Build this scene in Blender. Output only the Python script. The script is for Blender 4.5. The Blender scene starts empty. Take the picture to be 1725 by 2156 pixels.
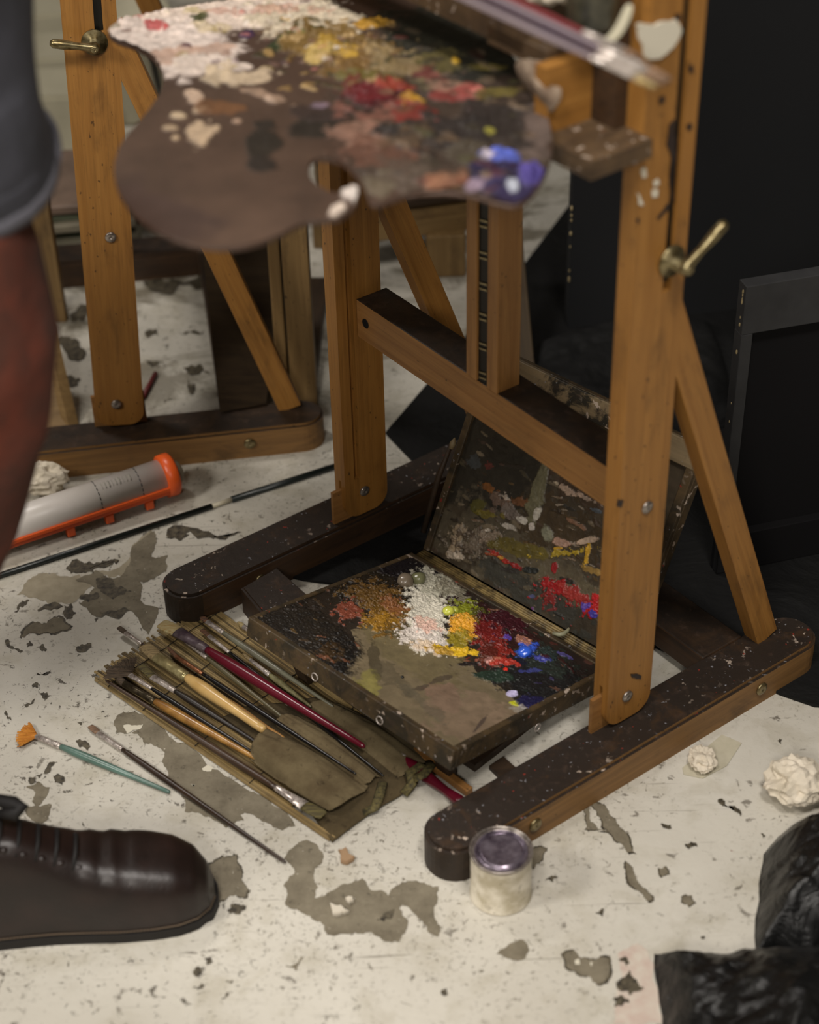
import bpy, bmesh, math, random
import numpy as np
from mathutils import Matrix, Vector

# ------------------------------------------------------------------ camera
PITCH, ROLL, FPX, CH = .6436, -.0239, 3806.6, 1.5
sc = bpy.context.scene
COL = sc.collection
FW = Vector((0, math.cos(PITCH), -math.sin(PITCH)))
_r = Vector((1, 0, 0)); _u = _r.cross(FW)
_c, _s = math.cos(ROLL), math.sin(ROLL)
RT = _r*_c + _u*_s
UP = -_r*_s + _u*_c
CAM = Vector((0, 0, CH))
cd = bpy.data.cameras.new('camera')
cam = bpy.data.objects.new('camera', cd); COL.objects.link(cam)
cam.matrix_world = Matrix(((RT.x, UP.x, -FW.x, 0), (RT.y, UP.y, -FW.y, 0), (RT.z, UP.z, -FW.z, CH), (0, 0, 0, 1)))
cd.sensor_fit = 'HORIZONTAL'; cd.sensor_width = 24.0
cd.lens = FPX/1725*24.0
cd.clip_start = .05; cd.clip_end = 50
cd.dof.use_dof = True; cd.dof.focus_distance = 2.24; cd.dof.aperture_fstop = 2.4
sc.camera = cam

# ------------------------------------------------------------------ world, lights, exposure
w = bpy.data.worlds.new('room_ambient'); sc.world = w; w.use_nodes = True
w.node_tree.nodes['Background'].inputs[0].default_value = (.9, .88, .82, 1)
w.node_tree.nodes['Background'].inputs[1].default_value = .12

def lamp(name, loc, aim, size, power, col):
    l = bpy.data.lights.new(name, 'AREA'); l.shape = 'DISK'; l.size = size; l.energy = power; l.color = col
    o = bpy.data.objects.new(name, l); COL.objects.link(o); o.location = loc
    o.rotation_euler = (Vector(aim)-Vector(loc)).to_track_quat('-Z', 'Y').to_euler()
    return o
lamp('unseen_overhead_light', (.5, .35, 2.95), (0, 1.6, 0), .5, 42, (1, .94, .88))
lamp('unseen_overhead_light', (-.6, .1, 2.9), (-.1, 1.7, 0), .5, 32, (1, .94, .88))  # unseen light, set clear of the figure to brighten the brush roll
lamp('unseen_overhead_light', (-1.3, 2.8, 2.9), (-.3, 2.0, 0), .5, 30, (1, .94, .88))  # added to brighten the back floor; no lamp known there
lamp('unseen_fill_light', (-1.9, .6, 2.0), (-.1, 1.8, .2), .5, 34, (1, .94, .86))  # added low fill from the left for the tube and upright faces
lamp('unseen_fill_light', (-.4, -1.0, 2.05), (0, 1.7, .2), .5, 30, (1, .94, .86))  # added low front fill for the crossbar and uprights
sc.view_settings.view_transform = 'Standard'; sc.view_settings.look = 'None'
sc.view_settings.exposure = -0.14; sc.view_settings.gamma = 1.0
sc.view_settings.use_curve_mapping = False

# ------------------------------------------------------------------ measuring helpers
def ray(x, y): return FW + RT*((x-862.5)/FPX) - UP*((y-1078)/FPX)
def hit(x, y, n, d):
    q = ray(x, y); n = Vector(n)
    return CAM + q*((d-CAM.dot(n))/q.dot(n))
def at(x, y, z=0.0): return hit(x, y, (0, 0, 1), z)
def aty(x, y, Y): return hit(x, y, (0, 1, 0), Y)
# ------------------------------------------------------------------ colour + material helpers
def lin(c):
    return tuple(((v/255)/12.92 if v/255 <= .04045 else ((v/255+.055)/1.055)**2.4) for v in c)
def L4(c): return lin(c)+(1,)
class NT:
    def __init__(s, name):
        s.m = bpy.data.materials.new(name); s.m.use_nodes = True
        s.t = s.m.node_tree; s.b = s.t.nodes['Principled BSDF']
    def n(s, typ, **kw):
        o = s.t.nodes.new(typ)
        for k, v in kw.items(): setattr(o, k, v)
        return o
    def l(s, a, b): s.t.links.new(a, b)
    def coords(s, kind='Object', scale=(1, 1, 1), rot=(0, 0, 0)):
        tc = s.n('ShaderNodeTexCoord'); mp = s.n('ShaderNodeMapping')
        mp.inputs['Scale'].default_value = scale; mp.inputs['Rotation'].default_value = rot
        s.l(tc.outputs[kind], mp.inputs[0]); return mp.outputs[0]
    def noise(s, vec, scale, detail=4, rough=.55, dist=0, w=None):
        o = s.n('ShaderNodeTexNoise'); o.inputs['Scale'].default_value = scale; o.inputs['Detail'].default_value = detail
        o.inputs['Roughness'].default_value = rough; o.inputs['Distortion'].default_value = dist
        if w is not None:
            o.noise_dimensions = '4D'; o.inputs['W'].default_value = w
        s.l(vec, o.inputs['Vector']); return o.outputs['Fac']
    def ramp(s, fac, stops, interp='LINEAR'):
        o = s.n('ShaderNodeValToRGB'); o.color_ramp.interpolation = interp
        e = o.color_ramp.elements
        while len(e) > 1: e.remove(e[-1])
        e[0].position = stops[0][0]; e[0].color = stops[0][1]
        for p, c in stops[1:]:
            x = e.new(p); x.color = c
        s.l(fac, o.inputs[0]); return o.outputs[0]
    def mask(s, fac, lo, hi):
        o = s.n('ShaderNodeMapRange'); o.inputs[1].default_value = lo; o.inputs[2].default_value = hi
        s.l(fac, o.inputs[0]); return o.outputs[0]
    def mul(s, a, b):
        o = s.n('ShaderNodeMath', operation='MULTIPLY')
        for i, v in enumerate((a, b)):
            if isinstance(v, (int, float)): o.inputs[i].default_value = v
            else: s.l(v, o.inputs[i])
        return o.outputs[0]
    def mix(s, fac, a, b):
        o = s.n('ShaderNodeMix', data_type='RGBA')
        for i, v in ((0, fac), (6, a), (7, b)):
            if isinstance(v, (int, float)): o.inputs[i].default_value = v
            elif isinstance(v, tuple): o.inputs[i].default_value = v
            else: s.l(v, o.inputs[i])
        return o.outputs[2]
    def bump(s, h, strength=.3, dist=.002):
        o = s.n('ShaderNodeBump'); o.inputs['Strength'].default_value = strength; o.inputs['Distance'].default_value = dist
        s.l(h, o.inputs['Height']); s.l(o.outputs[0], s.b.inputs['Normal'])
    def color(s, c):
        if isinstance(c, tuple): s.b.inputs['Base Color'].default_value = c
        else: s.l(c, s.b.inputs['Base Color'])
    def rough(s, r):
        if isinstance(r, float): s.b.inputs['Roughness'].default_value = r
        else: s.l(r, s.b.inputs['Roughness'])

def wood(name, c1, c2, stain=(40, 28, 18), amt=.5, rough=.5, gs=1.0, spec=.4):
    m = NT(name); v = m.coords('Object', (1.2*gs, 38*gs, 38*gs)); v2 = m.coords('Object', (5, 14, 14))
    g = m.noise(v, 3.0, 6, .6, .6)
    base = m.mix(m.mask(g, .3, .7), L4(c1), L4(c2))
    fine = m.noise(m.coords('Object', (6, 220, 220)), 3, 3)
    base = m.mix(m.mul(m.mask(fine, .5, .75), .3), base, L4(stain))
    st = m.noise(v2, 2.2, 6, .65, .4)
    base = m.mix(m.mul(m.mask(st, .53, .75), amt), base, L4(stain))
    sp = m.noise(m.coords('Object', (30, 60, 60)), 3, 2)
    base = m.mix(m.mul(m.mask(sp, .70, .73), .8), base, L4(stain))
    m.color(base); m.rough(rough); m.b.inputs['Specular IOR Level'].default_value = spec
    m.bump(g, .15, .001); return m.m

def grime(name, under, dark=(40, 32, 26), specks=True, cover=(.30, .46), rough=.55):
    """worn wood top crusted with dried dark paint and light paint specks"""
    m = NT(name); v = m.coords('Object', (1, 1, 1)); n = m.noise(v, 22, 8, .7, .5)
    g = m.noise(m.coords('Object', (2, 45, 45)), 3, 5)
    wd = m.mix(g, L4(under), L4(tuple(int(x*.55) for x in under)))
    base = m.mix(m.mask(n, *cover), wd, L4(dark))
    n2 = m.noise(v, 60, 5, .7)
    base = m.mix(m.mul(m.mask(n2, .55, .7), .5), base, L4((74, 58, 48)))
    if specks:
        c = m.noise(v, 9, 2, .5, 0, 3.0)
        s1 = m.noise(v, 85, 3, .6, .3, 7.0)
        base = m.mix(m.mul(m.mask(s1, .61, .65), m.mask(c, .46, .56)), base, L4((176, 160, 145)))
        s2 = m.noise(v, 110, 2, .5, 0, 12.0)
        base = m.mix(m.mask(s2, .70, .72), base, L4((125, 45, 35)))
        s3 = m.noise(v, 200, 2, .5, 0, 15.0)
        base = m.mix(m.mask(s3, .69, .71), base, L4((130, 130, 135)))
    m.color(base); m.rough(rough); m.b.inputs['Specular IOR Level'].default_value = .35
    m.bump(n2, .4, .002); return m.m

def plain(name, c, rough=.5, metal=0.0, bump=None, var=None, spec=.5, scale=40, trans=0.0, alpha=None):
    m = NT(name)
    if var:
        n = m.noise(m.coords('Object'), scale, 5, .6)
        m.color(m.mix(m.mask(n, .35, .68), L4(c), L4(var)))
    else: m.color(L4(c))
    m.rough(float(rough)); m.b.inputs['Metallic'].default_value = metal; m.b.inputs['Specular IOR Level'].default_value = spec
    m.b.inputs['Transmission Weight'].default_value = trans
    if bump: m.bump(m.noise(m.coords('Object'), bump[0], 5, .6), bump[1], bump[2])
    return m.m

W_UP = wood('oiled_beech_wood', (158, 112, 54), (136, 92, 40), (62, 42, 22), .45, .45)
W_BAR = wood('worn_beech_wood', (150, 108, 60), (126, 86, 44), (60, 44, 26), .3, .5)
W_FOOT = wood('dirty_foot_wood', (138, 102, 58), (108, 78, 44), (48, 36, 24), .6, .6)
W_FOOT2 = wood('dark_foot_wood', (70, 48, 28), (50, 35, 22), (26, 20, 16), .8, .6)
W_DIM = wood('aged_stand_wood', (132, 106, 66), (104, 80, 46), (60, 45, 28), .6, .6)
W_DARK = wood('dark_brown_wood', (62, 46, 30), (44, 32, 22), (24, 20, 16), .6, .6)
G_TOP = grime('paint_crusted_top', (78, 55, 34))
G_END = grime('grimy_foot_end', (60, 44, 30), (36, 29, 23), False, (.25, .7))
G_TOPB = grime('dusty_dark_top', (66, 48, 32), (36, 28, 22), False, (.35, .6))
G_BOX = grime('paint_box_side', (96, 78, 52), (46, 40, 30), True, (.42, .6), .5)
BRASS = plain('brass', (150, 138, 104), .32, .8, var=(96, 82, 50), scale=120)
STEEL = plain('worn_steel', (176, 168, 160), .3, .75, var=(110, 100, 92), scale=150)
NICKEL = plain('nickel_ferrule', (228, 218, 210), .28, .5, var=(120, 108, 100), scale=220)
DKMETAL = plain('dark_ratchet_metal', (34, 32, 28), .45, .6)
BLACK = plain('matt_black', (15, 15, 15), .8, spec=.2)

# ------------------------------------------------------------------ object helpers
def tag(o, label=None, cat=None, group=None, kind=None):
    if label: o['label'] = label
    if cat: o['category'] = cat
    if group: o['group'] = group
    if kind: o['kind'] = kind
    return o
def empty(name, M=None):
    o = bpy.data.objects.new(name, None); COL.objects.link(o); o.empty_display_size = .05
    if M is not None: o.matrix_world = M
    o['_'] = 0; del o['_']
    return o
def mesh(name, verts, faces, mats, parent=None, smooth=False, M=None, fm=None):
    me = bpy.data.meshes.new(name); me.from_pydata([tuple(v) for v in verts], [], faces); me.update()
    for m in (mats if isinstance(mats, (list, tuple)) else [mats]): me.materials.append(m)
    if fm is not None: me.polygons.foreach_set('material_index', fm)
    if smooth: me.polygons.foreach_set('use_smooth', [True]*len(me.polygons))
    o = bpy.data.objects.new(name, me); COL.objects.link(o)
    if parent is not None: o.parent = parent
    if M is not None: o.matrix_basis = M
    return o
def from_bm(name, bm, mats, parent=None, smooth=False, M=None):
    bmesh.ops.recalc_face_normals(bm, faces=bm.faces)
    me = bpy.data.meshes.new(name); bm.to_mesh(me); bm.free()
    for m in (mats if isinstance(mats, (list, tuple)) else [mats]): me.materials.append(m)
    if smooth: me.polygons.foreach_set('use_smooth', [True]*len(me.polygons))
    o = bpy.data.objects.new(name, me); COL.objects.link(o)
    if parent is not None: o.parent = parent
    if M is not None: o.matrix_basis = M
    return o
def bx(bm, x0, x1, y0, y1, z0, z1):
    v = [bm.verts.new(p) for p in ((x0,y0,z0),(x1,y0,z0),(x1,y1,z0),(x0,y1,z0),(x0,y0,z1),(x1,y0,z1),(x1,y1,z1),(x0,y1,z1))]
    return [bm.faces.new([v[i] for i in f]) for f in ((3,2,1,0),(4,5,6,7),(0,1,5,4),(1,2,6,5),(2,3,7,6),(3,0,4,7))]
def frame_of(a, b, up=(0, 0, 1)):
    a = Vector(a); b = Vector(b); x = (b-a).normalized(); up = Vector(up)
    y = up.cross(x)
    if y.length < 1e-5: y = Vector((0, 1, 0))
    y.normalize(); z = x.cross(y)
    return Matrix(((x.x, y.x, z.x, a.x), (x.y, y.y, z.y, a.y), (x.z, y.z, z.z, a.z), (0, 0, 0, 1)))
def beam(name, a, b, wy, wz, mat, parent=None, up=(0, 0, 1), bev=.0015, top=None):
    """box from a to b; wy across, wz along up; mesh local X is the grain"""
    L = (Vector(b)-Vector(a)).length; bm = bmesh.new()
    bx(bm, 0, L, -wy/2, wy/2, -wz/2, wz/2)
    if bev: bmesh.ops.bevel(bm, geom=bm.edges[:], offset=bev, segments=2, affect='EDGES', profile=.5)
    bmesh.ops.recalc_face_normals(bm, faces=bm.faces)
    if top:
        for f in bm.faces:
            if f.normal.z > .7: f.material_index = 1
    return from_bm(name, bm, [mat, top] if top else mat, parent, M=frame_of(a, b, up))
def prism(name, poly, z0, z1, mats, parent=None, M=None, bev=0, topmat=False, smooth=False):
    bm = bmesh.new(); lo = [bm.verts.new((p[0], p[1], z0)) for p in poly]; hi = [bm.verts.new((p[0], p[1], z1)) for p in poly]
    n = len(poly); bm.faces.new(lo[::-1]); t = bm.faces.new(hi)
    for i in range(n): bm.faces.new((lo[i], lo[(i+1) % n], hi[(i+1) % n], hi[i]))
    bmesh.ops.recalc_face_normals(bm, faces=bm.faces)
    if bev:
        es = [e for e in bm.edges if all(abs(v.co.z-z1) < 1e-6 for v in e.verts)]
        bmesh.ops.bevel(bm, geom=es, offset=bev, segments=2, affect='EDGES')
    if topmat:
        for f in bm.faces:
            if f.normal.z > .6: f.material_index = 1
    return from_bm(name, bm, mats, parent, smooth, M)
def rings(name, pts, radii, mat, parent=None, seg=12, flat=None, up=(0, 0, 1), cap=True, smooth=True, M=None):
    """tube along pts with per-point radii; flat: per-point (ry, rz) pair instead"""
    pts = [Vector(p) for p in pts]; vs = []; fs = []; n = len(pts); up = Vector(up)
    for i, p in enumerate(pts):
        d = (pts[min(i+1, n-1)]-pts[max(i-1, 0)])
        d = d.normalized() if d.length > 1e-9 else Vector((1, 0, 0))
        y = up.cross(d); y = y.normalized() if y.length > 1e-4 else Vector((1, 0, 0)); z = d.cross(y)
        ry, rz = (flat[i] if flat else (radii[i], radii[i]))
        for k in range(seg):
            a = 2*math.pi*k/seg; vs.append(p+y*(ry*math.cos(a))+z*(rz*math.sin(a)))
    for i in range(n-1):
        for k in range(seg):
            k2 = (k+1) % seg; fs.append((i*seg+k, i*seg+k2, (i+1)*seg+k2, (i+1)*seg+k))
    if cap: fs.append(tuple(range(seg))[::-1]); fs.append(tuple((n-1)*seg+k for k in range(seg)))
    return mesh(name, vs, fs, mat, parent, smooth, M)
def lathe(name, prof, mats, parent=None, seg=48, M=None, fm=None, smooth=True):
    vs = []; fs = []; idx = []
    for r, z in prof:
        for k in range(seg):
            a = 2*math.pi*k/seg; vs.append((r*math.cos(a), r*math.sin(a), z))
    for i in range(len(prof)-1):
        for k in range(seg):
            k2 = (k+1) % seg; fs.append((i*seg+k, i*seg+k2, (i+1)*seg+k2, (i+1)*seg+k)); idx.append(fm[i] if fm else 0)
    o = mesh(name, vs, fs, mats, parent, smooth, M, idx)
    return o
def vnoise(x, y, seed=0):
    xi = np.floor(x).astype(np.int64); yi = np.floor(y).astype(np.int64); fx = x-xi; fy = y-yi
    fx = fx*fx*(3-2*fx); fy = fy*fy*(3-2*fy)
    def h(a, b):
        n = (a*374761393 + b*668265263 + seed*1442695041) & 0xffffffff
        n = ((n ^ (n >> 13))*1274126177) & 0xffffffff
        return ((n ^ (n >> 16)) & 0xffff)/65535.0
    return (h(xi, yi)*(1-fx)+h(xi+1, yi)*fx)*(1-fy)+(h(xi, yi+1)*(1-fx)+h(xi+1, yi+1)*fx)*fy
def fbm(x, y, seed=0, oct=4, rough=.5):
    t = 0; a = 1; s = 0
    for i in range(oct):
        t = t + a*vnoise(x*2**i+17*i, y*2**i-9*i, seed+i); s += a; a *= rough
    return t/s
def proj_np(P):
    d = P-np.array(CAM)[None]; z = d@np.array(FW)
    return 862.5+FPX*(d@np.array(RT))/z, 1078-FPX*(d@np.array(UP))/z
def inpoly(px, py, poly):
    c = np.zeros(px.shape, bool); n = len(poly)
    for i in range(n):
        x0, y0 = poly[i]; x1, y1 = poly[(i+1) % n]
        cnd = ((y0 > py) != (y1 > py)); c ^= cnd & (px < (x1-x0)*(py-y0)/((y1-y0) or 1e-12)+x0)
    return c
def smoothpoly(pts, it=2):
    for _ in range(it):
        q = []
        for i in range(len(pts)):
            a, b = pts[i], pts[(i+1) % len(pts)]
            q += [(a[0]*.75+b[0]*.25, a[1]*.75+b[1]*.25), (a[0]*.25+b[0]*.75, a[1]*.25+b[1]*.75)]
        pts = q
    return pts
def ragged(pts, it=3, amp=.18, seed=1):
    rnd = random.Random(seed)
    for k in range(it):
        q = []
        for i in range(len(pts)):
            a, b = pts[i], pts[(i+1) % len(pts)]; dx, dy = b[0]-a[0], b[1]-a[1]; r = rnd.uniform(-amp, amp)
            q += [a, ((a[0]+b[0])/2-dy*r, (a[1]+b[1])/2+dx*r)]
        pts = q
    return pts

def dabs(n, box, ang, size, cols, h, seed, al=.85, fs=110, elong=(2, 5), amp=.7):
    r = random.Random(seed); out_ = []
    for _ in range(n):
        s_ = r.uniform(*size); e = r.uniform(*elong)
        out_.append((r.uniform(box[0], box[2]), r.uniform(box[1], box[3]), s_*e, s_, ang+r.uniform(-22, 22), r.choice(cols), h*r.uniform(.4, 1.2), amp, fs, al*r.uniform(.6, 1)))
    return out_
# pigment material: colour is the dried paint's own colour, kept per vertex
def pigment(name, rough=.5, spec=.4, bscale=260, bstr=.35):
    m = NT(name); a = m.n('ShaderNodeAttribute'); a.attribute_name = 'pigment'
    n = m.noise(m.coords('Object'), bscale, 4, .6)
    m.color(a.outputs['Color']); m.rough(float(rough)); m.b.inputs['Specular IOR Level'].default_value = spec
    m.bump(n, bstr, .0015); return m.m
PIG = pigment('dried_oil_paint', .42, .45)
PIGW = pigment('soft_palette_paint', .55, .3, 160, .2)
PIGWET = pigment('wet_oil_paint', .38, .4, 300, .4)

def paint_sheet(name, c00, c10, c01, c11, nu, nv, base, layers, mat, parent, nrm, poly=None, basenoise=.25, seed=0, hamp=.0004, sc_=60, mute=0.0, relief=.5):
    u, v = np.meshgrid(np.linspace(0, 1, nu), np.linspace(0, 1, nv))
    A = [np.array(c)[None, None, :] for c in (c00, c10, c01, c11)]; U = u[..., None]; V = v[..., None]
    P = A[0]*(1-U)*(1-V)+A[1]*U*(1-V)+A[2]*(1-U)*V+A[3]*U*V
    lu = np.linalg.norm(np.array(c10)-np.array(c00)); lv = np.linalg.norm(np.array(c01)-np.array(c00))
    X = u*lu; Y = v*lv
    px, py = proj_np(P.reshape(-1, 3)); px = px.reshape(u.shape); py = py.reshape(u.shape)
    col = np.ones(u.shape+(3,))*np.array(lin(base))
    col *= (1+basenoise*2*(fbm(X*sc_, Y*sc_, seed, 5, .6)-.5))[..., None]
    H = hamp*fbm(X*250, Y*250, seed+3, 4, .6)
    for i, lay in enumerate(layers):
        if isinstance(lay[0], list):
            pg, c, h, amp, fs, al = lay; wx = (fbm(X*fs, Y*fs, seed+i, 5, .6)-.5)*amp; wy = (fbm(X*fs, Y*fs, seed+i+50, 5, .6)-.5)*amp
            m = inpoly(px+wx, py+wy, pg)*al; nn = fbm(X*fs*2.3, Y*fs*2.3, seed+7*i+91, 4, .6)
            col = col*(1-m[..., None])+(np.array(lin(c))[None, None]*(.75+.5*nn)[..., None])*m[..., None]; H = H*(1-m*.8)+m*h; continue
        cx, cy, rx, ry, ang, c, h, amp, fs, al = lay
        c = tuple(v*(1-mute)+q_*mute for v, q_ in zip(c, (64, 56, 46)))
        ca, sa = math.cos(math.radians(ang)), math.sin(math.radians(ang)); rr = max(rx, ry)*(1.15+1.6*amp)
        near = (np.abs(px-cx) < rr) & (np.abs(py-cy) < rr)
        if not near.any(): continue
        r_, c_ = np.where(near.any(1))[0], np.where(near.any(0))[0]; W = (slice(r_[0], r_[-1]+1), slice(c_[0], c_[-1]+1))
        dx = px[W]-cx; dy = py[W]-cy; x_ = X[W]; y_ = Y[W]
        a = (dx*ca+dy*sa)/rx; b = (-dx*sa+dy*ca)/ry; d = np.sqrt(a*a+b*b)
        n = fbm(x_*fs, y_*fs, seed+11*i+5, 5, .62)
        m = np.clip((1-d+amp*(n-.5)*3.2)*5, 0, 1)*al
        c2 = np.array(lin(c)); nn = fbm(x_*fs*2.3, y_*fs*2.3, seed+7*i+91, 4, .6)
        cc = c2[None, None]*(0.55+.9*nn)[..., None]
        col[W] = col[W]*(1-m[..., None])+cc*m[..., None]
        rid = 1-np.abs(2*fbm(x_*fs*1.9, y_*fs*1.9, seed+i*3+40, 4, .55)-1)
        H[W] = H[W]+m*h*relief*(.3+.7*rid**2)
    N = np.array(nrm); P = P+H[..., None]*N
    idx = np.arange(nu*nv).reshape(nv, nu)
    F = np.stack([idx[:-1, :-1], idx[:-1, 1:], idx[1:, 1:], idx[1:, :-1]], -1).reshape(-1, 4)
    if poly is not None:
        ins = inpoly(px, py, poly).reshape(-1); F = F[ins[F].all(1)]
    used = np.unique(F); rm = -np.ones(nu*nv, int); rm[used] = np.arange(len(used)); F = rm[F]
    P = P.reshape(-1, 3)[used]; col = np.clip(col.reshape(-1, 3)[used], 0, 1)
    me = bpy.data.meshes.new(name); me.vertices.add(len(P)); me.vertices.foreach_set('co', P.astype(np.float32).ravel())
    me.loops.add(F.size); me.loops.foreach_set('vertex_index', F.astype(np.int32).ravel())
    me.polygons.add(len(F)); me.polygons.foreach_set('loop_start', np.arange(0, F.size, 4, dtype=np.int32))
    me.update(calc_edges=True); me.polygons.foreach_set('use_smooth', np.ones(len(F), bool))
    at_ = me.color_attributes.new('pigment', 'FLOAT_COLOR', 'POINT')
    at_.data.foreach_set('color', np.concatenate([col, np.ones((len(P), 1))], 1).astype(np.float32).ravel())
    me.materials.append(mat); o = bpy.data.objects.new(name, me); COL.objects.link(o)
    if parent is not None: o.parent = parent
    return o

# ================================================================== THE SETTING
def floor_mat():
    m = NT('peeling_white_floor_paint'); v = m.coords('Object')
    n0 = m.noise(v, 2.5, 5, .6); n1 = m.noise(v, 14, 6, .65, .3)
    base = m.mix(m.mask(n0, .35, .65), L4((199, 195, 184)), L4((182, 177, 165)))
    base = m.mix(m.mul(m.mask(n1, .50, .72), .55), base, L4((150, 142, 120)))
    # ingrained grime speckle, gathered in drifts
    dr = m.mask(m.noise(v, 5, 3, .5, 0, 2.0), .40, .60)
    s1 = m.noise(v, 150, 5, .7, .6, 4.0)
    base = m.mix(m.mul(m.mul(m.mask(s1, .56, .66), dr), .8), base, L4((72, 62, 42)))
    s2 = m.noise(v, 60, 5, .62, .8, 8.0)
    dr2 = m.mask(m.noise(v, 7, 2, .5, 0, 12.0), .38, .52)
    base = m.mix(m.mul(m.mul(m.mask(s2, .61, .66), dr2), .65), base, L4((60, 50, 36)))
    s3 = m.noise(m.coords('Object', (1, 2.6, 1), (0, 0, .5)), 22, 6, .68, 1.2, 20.0)
    base = m.mix(m.mul(m.mask(s3, .645, .675), .65), base, L4((62, 52, 38)))
    s4 = m.noise(v, 48, 2, .5, .5, 31.0)
    base = m.mix(m.mul(m.mask(s4, .775, .79), .8), base, L4((110, 42, 30)))
    # hairline scratches
    for k, (rz, sx) in enumerate(((.6, 1.0), (-.5, 1.2), (1.3, .8))):
        vv = m.coords('Object', (3.2*sx, 110, 1), (0, 0, rz)); ns = m.noise(vv, 2.0, 2, .5, .25, 5.0+k)
        keep = m.mask(m.noise(v, 6, 2, .5, 0, 40.0+k), .50, .60)
        base = m.mix(m.mul(m.mul(m.mask(ns, .66, .70), keep), .5), base, L4((88, 80, 66)))
    sx = m.n('ShaderNodeSeparateXYZ'); m.l(v, sx.inputs[0]); left = m.mask(sx.outputs['X'], .15, -.25)
    s6 = m.noise(v, 95, 6, .72, 1.0, 61.0); base = m.mix(m.mul(m.mul(m.mask(s6, .60, .64), left), .85), base, L4((44, 38, 28)))
    s7 = m.noise(v, 38, 6, .7, 1.5, 67.0); base = m.mix(m.mul(m.mul(m.mask(s7, .625, .645), left), .85), base, L4((58, 50, 38)))
    # flagging seams of the worn back half
    n5 = m.noise(m.coords('Object', (1, 1.8, 1)), 4.5, 7, .7, .9, 50.0)
    sep = m.n('ShaderNodeSeparateXYZ'); m.l(v, sep.inputs[0])
    back = m.mask(sep.outputs['Y'], 1.9, 2.5)
    base = m.mix(m.mul(m.mul(m.mask(n5, .50, .60), back), .8), base, L4((92, 84, 66)))
    m.color(base); m.rough(.5); m.b.inputs['Specular IOR Level'].default_value = .35
    m.bump(m.noise(v, 70, 6, .65), .25, .003); return m.m
FLOORM = floor_mat()
fl = mesh('floor', [(-4, -2, 0), (4, -2, 0), (4, 6, 0), (-4, 6, 0)], [(0, 1, 2, 3)], FLOORM); tag(fl, kind='structure')
tag(fl, 'paint-spattered off-white studio floor with peeling coat')
WALLM = plain('wall_paint', (120, 114, 100), .8, var=(104, 98, 86), scale=3)
for nm, vs in (('wall_back', [(-4, 6, 0), (4, 6, 0), (4, 6, 3.2), (-4, 6, 3.2)]), ('wall_left', [(-4, -2, 0), (-4, 6, 0), (-4, 6, 3.2), (-4, -2, 3.2)]),
               ('wall_right', [(4, 6, 0), (4, -2, 0), (4, -2, 3.2), (4, 6, 3.2)]), ('wall_front', [(4, -2, 0), (-4, -2, 0), (-4, -2, 3.2), (4, -2, 3.2)]),
               ('ceiling', [(-4, 6, 3.2), (4, 6, 3.2), (4, -2, 3.2), (-4, -2, 3.2)])):
    tag(mesh(nm, vs, [(0, 1, 2, 3)], WALLM), kind='structure')
# bare concrete showing through the coat
CONC = NT('bare_concrete')
_v = CONC.coords('Object'); _n = CONC.noise(_v, 30, 7, .7)
_b = CONC.mix(CONC.mask(_n, .35, .65), L4((124, 116, 98)), L4((98, 90, 74)))
_b = CONC.mix(CONC.mask(CONC.noise(_v, 170, 3, .6, 0, 3.0), .68, .70), _b, L4((190, 184, 168)))
_b = CONC.mix(CONC.mul(CONC.mask(CONC.noise(_v, 120, 4, .7, 0, 9.0), .58, .66), .6), _b, L4((60, 54, 42)))
CONC.color(_b); CONC.rough(.8); CONC.bump(_n, .5, .002); CONC = CONC.m
WHITEP = plain('floor_paint_island', (202, 196, 178), .5)
DARKST = plain('dark_floor_stain', (40, 35, 28), .6, var=(96, 88, 70), scale=150)
c1 = lambda L: [(x/2.875+180, y/2.875+1180) for x, y in L]
c4 = lambda L: [(x/2.006, y/2.006+1500) for x, y in L]
c5 = lambda L: [(x/1.994+860, y/1.994+1460) for x, y in L]
c6 = lambda L: [(x/4.3125, y/4.3125+1100) for x, y in L]
def floor_patch(poly, mat=CONC, z=.0005, name='bare_patch', seed=1, it=3, amp=.16):
    p = ragged(poly, it, amp, seed); q = [at(x, y, 0) for x, y in p]
    bm = bmesh.new()
    f = bm.faces.new([bm.verts.new((a.x, a.y, z)) for a in q])
    bmesh.ops.triangulate(bm, faces=[f]); bm.normal_update()
    for t in bm.faces:
        if t.normal.z < 0: t.normal_flip()
    me = bpy.data.meshes.new(name); bm.to_mesh(me); bm.free(); me.materials.append(mat)
    o = bpy.data.objects.new(name, me); COL.objects.link(o); o.parent = fl; return o
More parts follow.
